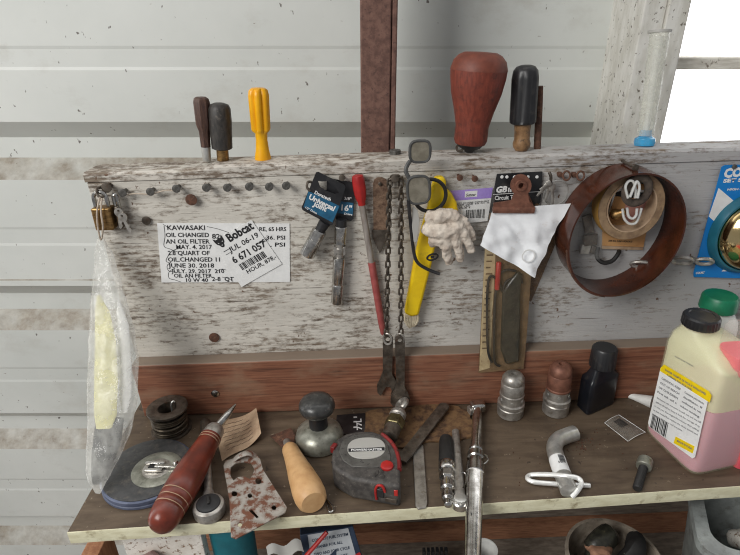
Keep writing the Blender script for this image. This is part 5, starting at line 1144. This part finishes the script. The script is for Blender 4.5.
bm = nb(); loft(bm, [jr(1, 1, lv+.0008, .3, V((0, 0, 0)), iz), jr(1, 1, hsh, .3, V((0, 0, 0)), iz), jr(.975, .975, hsh+.005, .3, V((0, 0, 0)), iz), jr(.86, .86, hsh+.013, .4, sn*.25, iz), jr(.55, .55, zn-.011, .7, sn*.8, iz), jr(.40, .40*w1/w2, zn-.004, 1, sn, iz)], cap=False); part('scatter_shell', bm, 'jugscatter', o, ang=50, label='added pale yellowish inner shell above the fluid')  # added inner shell: its cream colour stands in for light scattering in the plastic
rc = 17.2*S(Pn); Cn = ctr+sn
bm = nb(); lathe(bm, [(zn-.001, rc*.97), (zn, rc), (zn+.011, rc*.98), (zn+.013, rc*.9), (zn+.0132, rc*.7), (zn+.0122, rc*.66)], Cn, UP, 60, lambda t, h_: 1+.018*math.cos(30*t)); part('cap', bm, 'black', o)
P0 = A-e2*.0002
def jl(x, y, off): return RP(x, y, P0-e2*off, -e2)
off = .0009
def facepoly(pl, off): 
    bm = nb(); a = [jl(x, y, off) for x, y in pl]; hull(bm, [p+e2*.0003 for p in a], a); return bm
jlb = part('label', facepoly([(660.5, 368), (664, 364.5), (709, 391.5), (711.5, 396), (708, 400), (695, 457), (692.5, 458.5), (649, 426.5), (648, 423)], off), 'paper', o)
part('label_band', facepoly([(660, 371), (660.5, 368), (664, 364.5), (709, 391.5), (711.5, 396), (709.5, 402.5)], off+.0003), 'labelyellow', jlb, label='yellow header band')
part('yellow_panel', facepoly([(675.5, 436.5), (694.5, 446.5), (692.5, 453.5), (673.5, 443)], off+.0003), 'labelyellow', jlb)
bm = nb(); fu = e1; ff = off+.0005
def jt(s_, x, y, x2, y2, sz, bold=.02):
    a, b_ = jl(x, y, ff), jl(x2, y2, ff); text(bm, s_, a, b_-a, UP, sz*S(a), bold, 0, (b_-a).length)
jt('DANGER: HARMFUL OR FATAL IF SWALLOWED.', 665, 370.5, 706, 395.5, 3, .03); jt('FLAMMABLE. READ BACK PANEL', 667, 375.5, 692, 391, 2.6, .03)
for i, (a, b_) in enumerate((('CAUTION: KEEP', 'Contains petroleum'), ('OUT OF REACH', 'distillates. If'), ('OF CHILDREN', 'swallowed do not'), ('First aid: call a', 'induce vomiting.'))):
    y = 380+i*4.5; x = 661.5-i*1.4; jt(a, x, y-1, x+19, y+10.5, 3.2, .02); jt(b_, x+23, y+13, x+42, y+24.5, 3.2, .02)
for i in range(5):
    y = 399.5+i*4; x = 657-i*1.2; jt(('Directions: add one ounce to each two and one half', 'gallons of fuel to keep it fresh for storage of up', 'to one year. Run engine five minutes after adding', 'so that treated fuel reaches the whole system and', 'protects it. Store in a cool dry place.')[i], x, y-1, x+44-(i == 4)*14, y+24-(i == 4)*8, 2.6, .01)
jt('MADE IN USA', 677, 441.5, 692, 449.8, 3, .03)
part('print', bm, 'graytext', jlb, flatshade=True)
bm = nb(); x = 653.0
while x < 668:
    w = random.choice((.5, .8, 1.1)); q_ = [jl(x, 414+(x-653)*.62, ff), jl(x+w, 414+(x+w-653)*.62, ff), jl(x+w-3, 427+(x+w-653)*.7, ff), jl(x-3, 427+(x-653)*.7, ff)]; bm.faces.new([bm.verts.new(p) for p in q_]); x += w+random.choice((.4, .7))
part('barcode', bm, 'ink', jlb, flatshade=True)
bm = nb(); a, b_ = jl(675, 357, .0006), jl(693, 367, .0006); text(bm, 'KEEP CAP TIGHT', a, b_-a, UP, 2.2*S(a), .01, 0, (b_-a).length); part('moulded_print', bm, 'graytext', o, flatshade=True)
# dosing chamber and feed tube at the picture edge
P = T(739, 464); rr = 9.5*S(P)
bm = nb(); lathe(bm, [(.0006, rr*.9), (.003, rr), (.125, rr), (.128, rr*.9)], P, UP, 24); part('feed_tube', bm, 'fluidred', o, label='bright pink feed tube')
Q = T(725, 371, .150); cc = V((Q.x+.026, Q.y+.008, 0))
def rc2(k, z): return [cc+V((.026*k*math.copysign(abs(math.cos(t))**.5, math.cos(t)), .022*k*math.copysign(abs(math.sin(t))**.5, math.sin(t)), z)) for t in [2*math.pi*i/36 for i in range(36)]]
zc2 = .148
bm = nb(); loft(bm, [rc2(.86, zc2-.003), rc2(.96, zc2), rc2(1, zc2+.004), rc2(1, zc2+.050), rc2(.9, zc2+.056), rc2(.5, zc2+.062), rc2(.48, zc2+.07)]); part('dosing_chamber', bm, 'jugclear', o, ang=50, label='milky side chamber half full of pink fluid')
bm = nb(); loft(bm, [rc2(.85, zc2-.002), rc2(.94, zc2+.001), rc2(.955, zc2+.004), rc2(.955, zc2+.024)]); part('chamber_fluid', bm, 'fluidred', o, ang=50, label='bright pink fluid')
# green capped bottle behind
Pg = Y(719, 302, -.052); base = V((Pg.x, Pg.y, 0)); sg = S(Pg); rg = 17*sg
o3 = thing('green_capped_bottle', 'white bottle with green cap standing behind the milky jug', 'bottle', base); zg = Pg.z
bm = nb(); lathe(bm, [(.0003, rg*1.2), (.002, rg*1.28), (zg*.80, rg*1.28), (zg*.86, rg*1.2), (zg*.92, rg*.9), (zg*.94, rg*.7), (zg+.002, rg*.7)], base, UP, 40); part('body', bm, 'white', o3)
bm = nb(); lathe(bm, [(zg-.010, rg*.94), (zg-.009, rg), (zg+.008, rg*.96), (zg+.011, rg*.86)], base, UP, 48, lambda t, h_: 1+.015*math.cos(24*t)); part('cap', bm, 'greencap', o3)
print('GREEN', base, zg, rg)
# ================================================================== on the lower shelf
ZS = -.3198
def on(px, py, z): return T(px, py, z)
P = on(150, 549, -.085)
bm = nb(); a, b_ = T(117, 545, -.03), T(197, 545, -.03); yb = min(a.y, b_.y)-.0; hull(bm, [V((a.x, -.215, ZS)), V((b_.x, -.215, ZS)), V((b_.x, -.200, ZS)), V((a.x, -.200, ZS))], [V((a.x, -.215, -.0185)), V((b_.x, -.215, -.0185)), V((b_.x, -.200, -.0185)), V((a.x, -.200, -.0185))]); solo('white_board', bm, 'chipped', 'white board with chipped paint standing under the bench left end', 'board', bevel=.001)
bm = nb(); rngs = []
for i in range(9):
    t = i/8; c_ = V((a.x+.018+.045*t, -.232+.004*math.sin(t*5), -.068+.008*math.sin(t*4+.4))); r = .012*math.sin(math.pi*(.12+.8*t))**.6; rngs.append([c_+V((0, r*1.1*math.cos(q_), r*math.sin(q_)))*(1+.25*noise.noise(V((t*6, q_, 0)))) for q_ in [2*math.pi*k/14 for k in range(14)]])
loft(bm, rngs)
solo('rag', bm, 'pinkrag', 'dusty pink rag poking out under the bench left end', 'rag')
P = on(220, 546, -.03); s = S(P); P = V((P.x, -.186, ZS)); r = 24*s
bm = nb(); ringlathe(bm, [(0, 0.0001), (0, r*.86), (.299, r), (.299, r*.95), (.004, r*.82), (.004, .0001)], P, UP, 40); solo('teal_bucket', bm, 'tealbucket', 'teal plastic tub under the bench below the rusty bracket', 'tub', P)
bm = nb(); rngs = []
P = T(279, 545, -.09)
patch(bm, [T(266, 546, -.07), T(301, 542, -.07), T(304, 552, -.08), T(268, 556, -.08)], 12, 8, lambda a_, b_2, p: V((0, 0, .010*math.sin(a_*9)*.6+noise.noise(p*50)*.006)), .0006, UP); solo('plastic_sheet', bm, 'palegrey', 'crumpled pale grey plastic sheet under the bench beside the box', 'plastic sheet')
# box with print
o = thing('carton', 'navy and pale grey printed carton leaning under the bench', 'box', T(330, 550, -.11))
fr0 = [T(300, 535, -.075), T(353, 526, -.075), T(368, 575, -.135), T(306, 590, -.135)]
nn = (fr0[1]-fr0[0]).cross(fr0[3]-fr0[0]).normalized()
if nn.z > 0: nn = -nn
bm = nb(); hull(bm, fr0, [p+nn*.05 for p in fr0]); part('box', bm, 'navy', o, bevel=.001)
def fq(u_, v_, k=.0006): p = fr0[0]*(1-u_)*(1-v_)+fr0[1]*u_*(1-v_)+fr0[2]*u_*v_+fr0[3]*(1-u_)*v_; return p-nn*k
bm = nb(); q_ = [fq(.14, .02), fq(.90, .02), fq(.90, .62), fq(.14, .62)]; hull(bm, q_, [p-nn*.0002 for p in q_]); part('print_panel', bm, 'palebox', o)
bm = nb()
for i, t_ in enumerate(('COMPLETE FUEL SYSTEM', 'CLEANER FOR ALL', 'TWO AND FOUR CYCLE', 'GASOLINE ENGINES')):
    a_ = fq(.2, .16+i*.13, .0012); b_2 = fq(.86, .16+i*.13, .0012); text(bm, t_, a_, b_2-a_, fq(.2, 0)-fq(.2, .3), .0052, .02, 0, (b_2-a_).length*(1, .8, .95, .85)[i])
part('lettering', bm, 'navy', o, flatshade=True)
bm = nb(); q_ = [fq(.35, .74), fq(.98, .52), fq(.99, .60), fq(.36, .82)]; hull(bm, q_, [p-nn*.0004 for p in q_]); part('red_swoosh', bm, 'red', o)
bm = nb(); q_ = [fq(.62, .72), fq(.86, .68), fq(.88, .86), fq(.64, .9)]; hull(bm, q_, [p-nn*.0003 for p in q_]); part('white_patch', bm, 'paper', o)
A, Bq = T(306, 556, -.085), T(327, 532, -.060); bm = nb(); tube(bm, [A, Bq], .0028, 10); solo('red_stick', bm, 'red', 'thin red plastic stick lying on the printed carton', 'stick')
P = T(435, 551, -.26); o = thing('plastic_strip', 'black toothed plastic strip standing on the lower shelf', 'plastic strip', V((P.x, P.y, ZS)))
bm = nb(); s = S(P); box(bm, V((P.x, P.y, ZS+.02)), (26*s, .012, .04)); part('body', bm, 'black', o, bevel=.001)
bm = nb()
for i in range(6): box(bm, V((P.x+(-11+4.4*i)*s, P.y-.001, ZS+.052)), (3*s, .010, .025))
part('teeth', bm, 'black', o, bevel=.0006)
P = T(484, 556, -.20); s = S(P); P = V((P.x, P.y, ZS)); bm = nb(); ringlathe(bm, [(0, .0001), (0, 9*s), (.135, 13*s), (.135, 12*s), (.003, 8*s), (.003, .0001)], P, UP, 28); solo('cup', bm, 'white', 'white cup on the lower shelf behind the chrome bar', 'cup', P)
# bucket of gear
P = T(614, 556, -.13); s = S(P); r = 45*s; P = V((P.x, P.y, ZS)); hb = -.13-ZS
o = thing('bucket', 'grimy round bucket full of dark gear under the bench', 'bucket', P)
bm = nb(); ringlathe(bm, [(0, .0001), (0, r*.8), (hb*.96, r*.98), (hb*.965, r*1.03), (hb, r*1.03), (hb, r*.96), (.006, r*.77), (.006, .0001)], P, UP, 48); part('pail', bm, 'bucket', o)
Rm = P+UP*hb
bm = nb(); tube(bm, smooth([Rm+V((-r*.62, -r*.1, -.03)), Rm+V((-r*.4, r*.1, .008)), Rm+V((-r*.05, r*.3, .016)), Rm+V((r*.15, r*.45, 0))], 5), [.010]*5+[.017]*6+[.012]*5, 12, flat=.8); solo('drill', bm, 'testerdark', 'dark tool body lying at the back of the grimy bucket', 'tool')
bm = nb(); tube(bm, smooth([Rm+V((r*.1, -r*.2, 0)), Rm+V((r*.45, 0, .012)), Rm+V((r*.55, r*.35, .004))], 5), [.016]*4+[.019]*4+[.012]*3, 12, flat=.7); solo('rubber_boot', bm, 'rubber', 'black rounded rubber piece at the right of the bucket', 'rubber piece')
bm = nb(); c_ = Rm+V((r*.12, -r*.62, .004))
for k in range(7):
    t = -1.2+k*.4; lathe(bm, [(0, .004), (.010, .0035), (.03, .002)], c_+V((.012*math.sin(t), .010*math.cos(t)-.01, .002*k % .004)), V((math.sin(t)*.9, .5, .2)), 8)
lathe(bm, [(0, .014), (.008, .017), (.016, .012), (.02, .004)], c_, V((0, -.3, 1)), 16)
solo('olive_cap', bm, 'olive', 'olive plastic part at the front of the bucket', 'plastic part')
gl2 = Rm+V((-r*.45, -r*.35, .006)); bm = nb()
for k in range(4):
    a_ = .9+k*.28; tube(bm, smooth([gl2, gl2+V((.016*math.cos(a_), .016*math.sin(a_), .010)), gl2+V((.032*math.cos(a_), .032*math.sin(a_), .004))], 4), [.0075]*5+[.0062]*4, 10)
tube(bm, [gl2+V((-.004, -.018, -.004)), gl2+V((0, 0, .002)), gl2+V((.004, .010, .006))], [.015, .017, .011], 12)
g2 = solo('leather_glove', bm, 'tanleather', 'brown leather glove lying in the grimy bucket', 'glove')
rm = g2.modifiers.new('remesh', 'REMESH'); rm.mode = 'VOXEL'; rm.voxel_size = .0014; rm.use_smooth_shade = True; sm = g2.modifiers.new('smooth', 'SMOOTH'); sm.iterations = 5
# grey bin
o = thing('bin', 'open grey plastic bin under the bench right end', 'bin', T(730, 550, -.2))
zt_ = -.050
p1_, p2_ = T(696, 512, zt_), T(703, 549, zt_); by_ = (p1_-p2_).normalized(); bx_ = V((by_.y, -by_.x, 0)); Lb_, Wb_ = .15, .20
bm = nb()
def rct(ins, z, r_=.022, n_=6):
    o_ = []
    for cx_, cy_, a0 in ((Wb_-ins-r_, Lb_-ins-r_, 0), (ins+r_, Lb_-ins-r_, 90), (ins+r_, ins+r_, 180), (Wb_-ins-r_, ins+r_, 270)):
        for i in range(n_+1): a_ = math.radians(a0+90*i/n_); q_ = p2_+bx_*(cx_+r_*math.cos(a_))+by_*(cy_+r_*math.sin(a_)); o_.append(V((q_.x, q_.y, z)))
    return o_
loft(bm, [rct(.026, ZS+.0002), rct(.006, zt_-.014), rct(-.004, zt_-.012), rct(-.004, zt_), rct(.012, zt_), rct(.03, ZS+.004)])
part('tub', bm, 'greybin', o)
c_ = p2_+bx_*.09+by_*.07; c_ = V((c_.x, c_.y, -.12)); bm = nb()
for i in range(5):
    tube(bm, smooth([c_+V((-.02+.011*i, -.03, .0)), c_+V((-.02+.012*i, 0, .03+.008*math.sin(i*2))), c_+V((-.02+.011*i, .03, .01))], 5), .012, 12)
g3 = solo('rag', bm, 'chipped', 'dirty pale rag bundled inside the grey bin', 'rag'); rm = g3.modifiers.new('remesh', 'REMESH'); rm.mode = 'VOXEL'; rm.voxel_size = .003; rm.use_smooth_shade = True; sm = g3.modifiers.new('smooth', 'SMOOTH'); sm.iterations = 5
# ================================================================== light, sky, camera
w = bpy.data.worlds.new('sky'); SC.world = w; w.use_nodes = True; nt = w.node_tree; bg = nt.nodes['Background']
tc = nt.nodes.new('ShaderNodeTexCoord'); sp = nt.nodes.new('ShaderNodeSeparateXYZ'); nt.links.new(tc.outputs['Generated'], sp.inputs[0])
rp = nt.nodes.new('ShaderNodeValToRGB'); mr = nt.nodes.new('ShaderNodeMapRange'); mr.inputs['From Min'].default_value = -1; mr.inputs['From Max'].default_value = 1
nt.links.new(sp.outputs['Y'], mr.inputs['Value']); nt.links.new(mr.outputs[0], rp.inputs[0])
e = rp.color_ramp.elements; e[0].position = .45; e[0].color = (.085, .086, .089, 1); e[1].position = .62; e[1].color = (1, 1, 1, 1)
nt.links.new(rp.outputs[0], bg.inputs['Color']); bg.inputs['Strength'].default_value = 3.0
def area(name, loc, tgt, size, power, col=(1, 1, 1)):
    l = bpy.data.lights.new(name, 'AREA'); l.shape = 'RECTANGLE'; l.size, l.size_y = size; l.energy = power; l.color = col
    o = bpy.data.objects.new(name, l); COL.objects.link(o); o.location = loc; o.rotation_euler = (V(tgt)-V(loc)).to_track_quat('-Z', 'Y').to_euler(); return o
area('doorway_light', (-1.5, -1.6, 1.6), (0, 0, .2), (1.2, 1.2), 50, (1, .985, .955))
cd = bpy.data.cameras.new('camera'); cd.sensor_width = 36; cd.lens = F/740*36; cd.clip_start = .01
co = bpy.data.objects.new('camera', cd); COL.objects.link(co); co.matrix_world = Matrix.Translation(CAM) @ RC.to_4x4(); SC.camera = co
SC.cycles.filter_width = 1.1
vs = SC.view_settings; SC.display_settings.display_device = 'sRGB'; vs.view_transform = 'Standard'; vs.look = 'None'; vs.exposure = 0; vs.gamma = 1; vs.use_curve_mapping = False
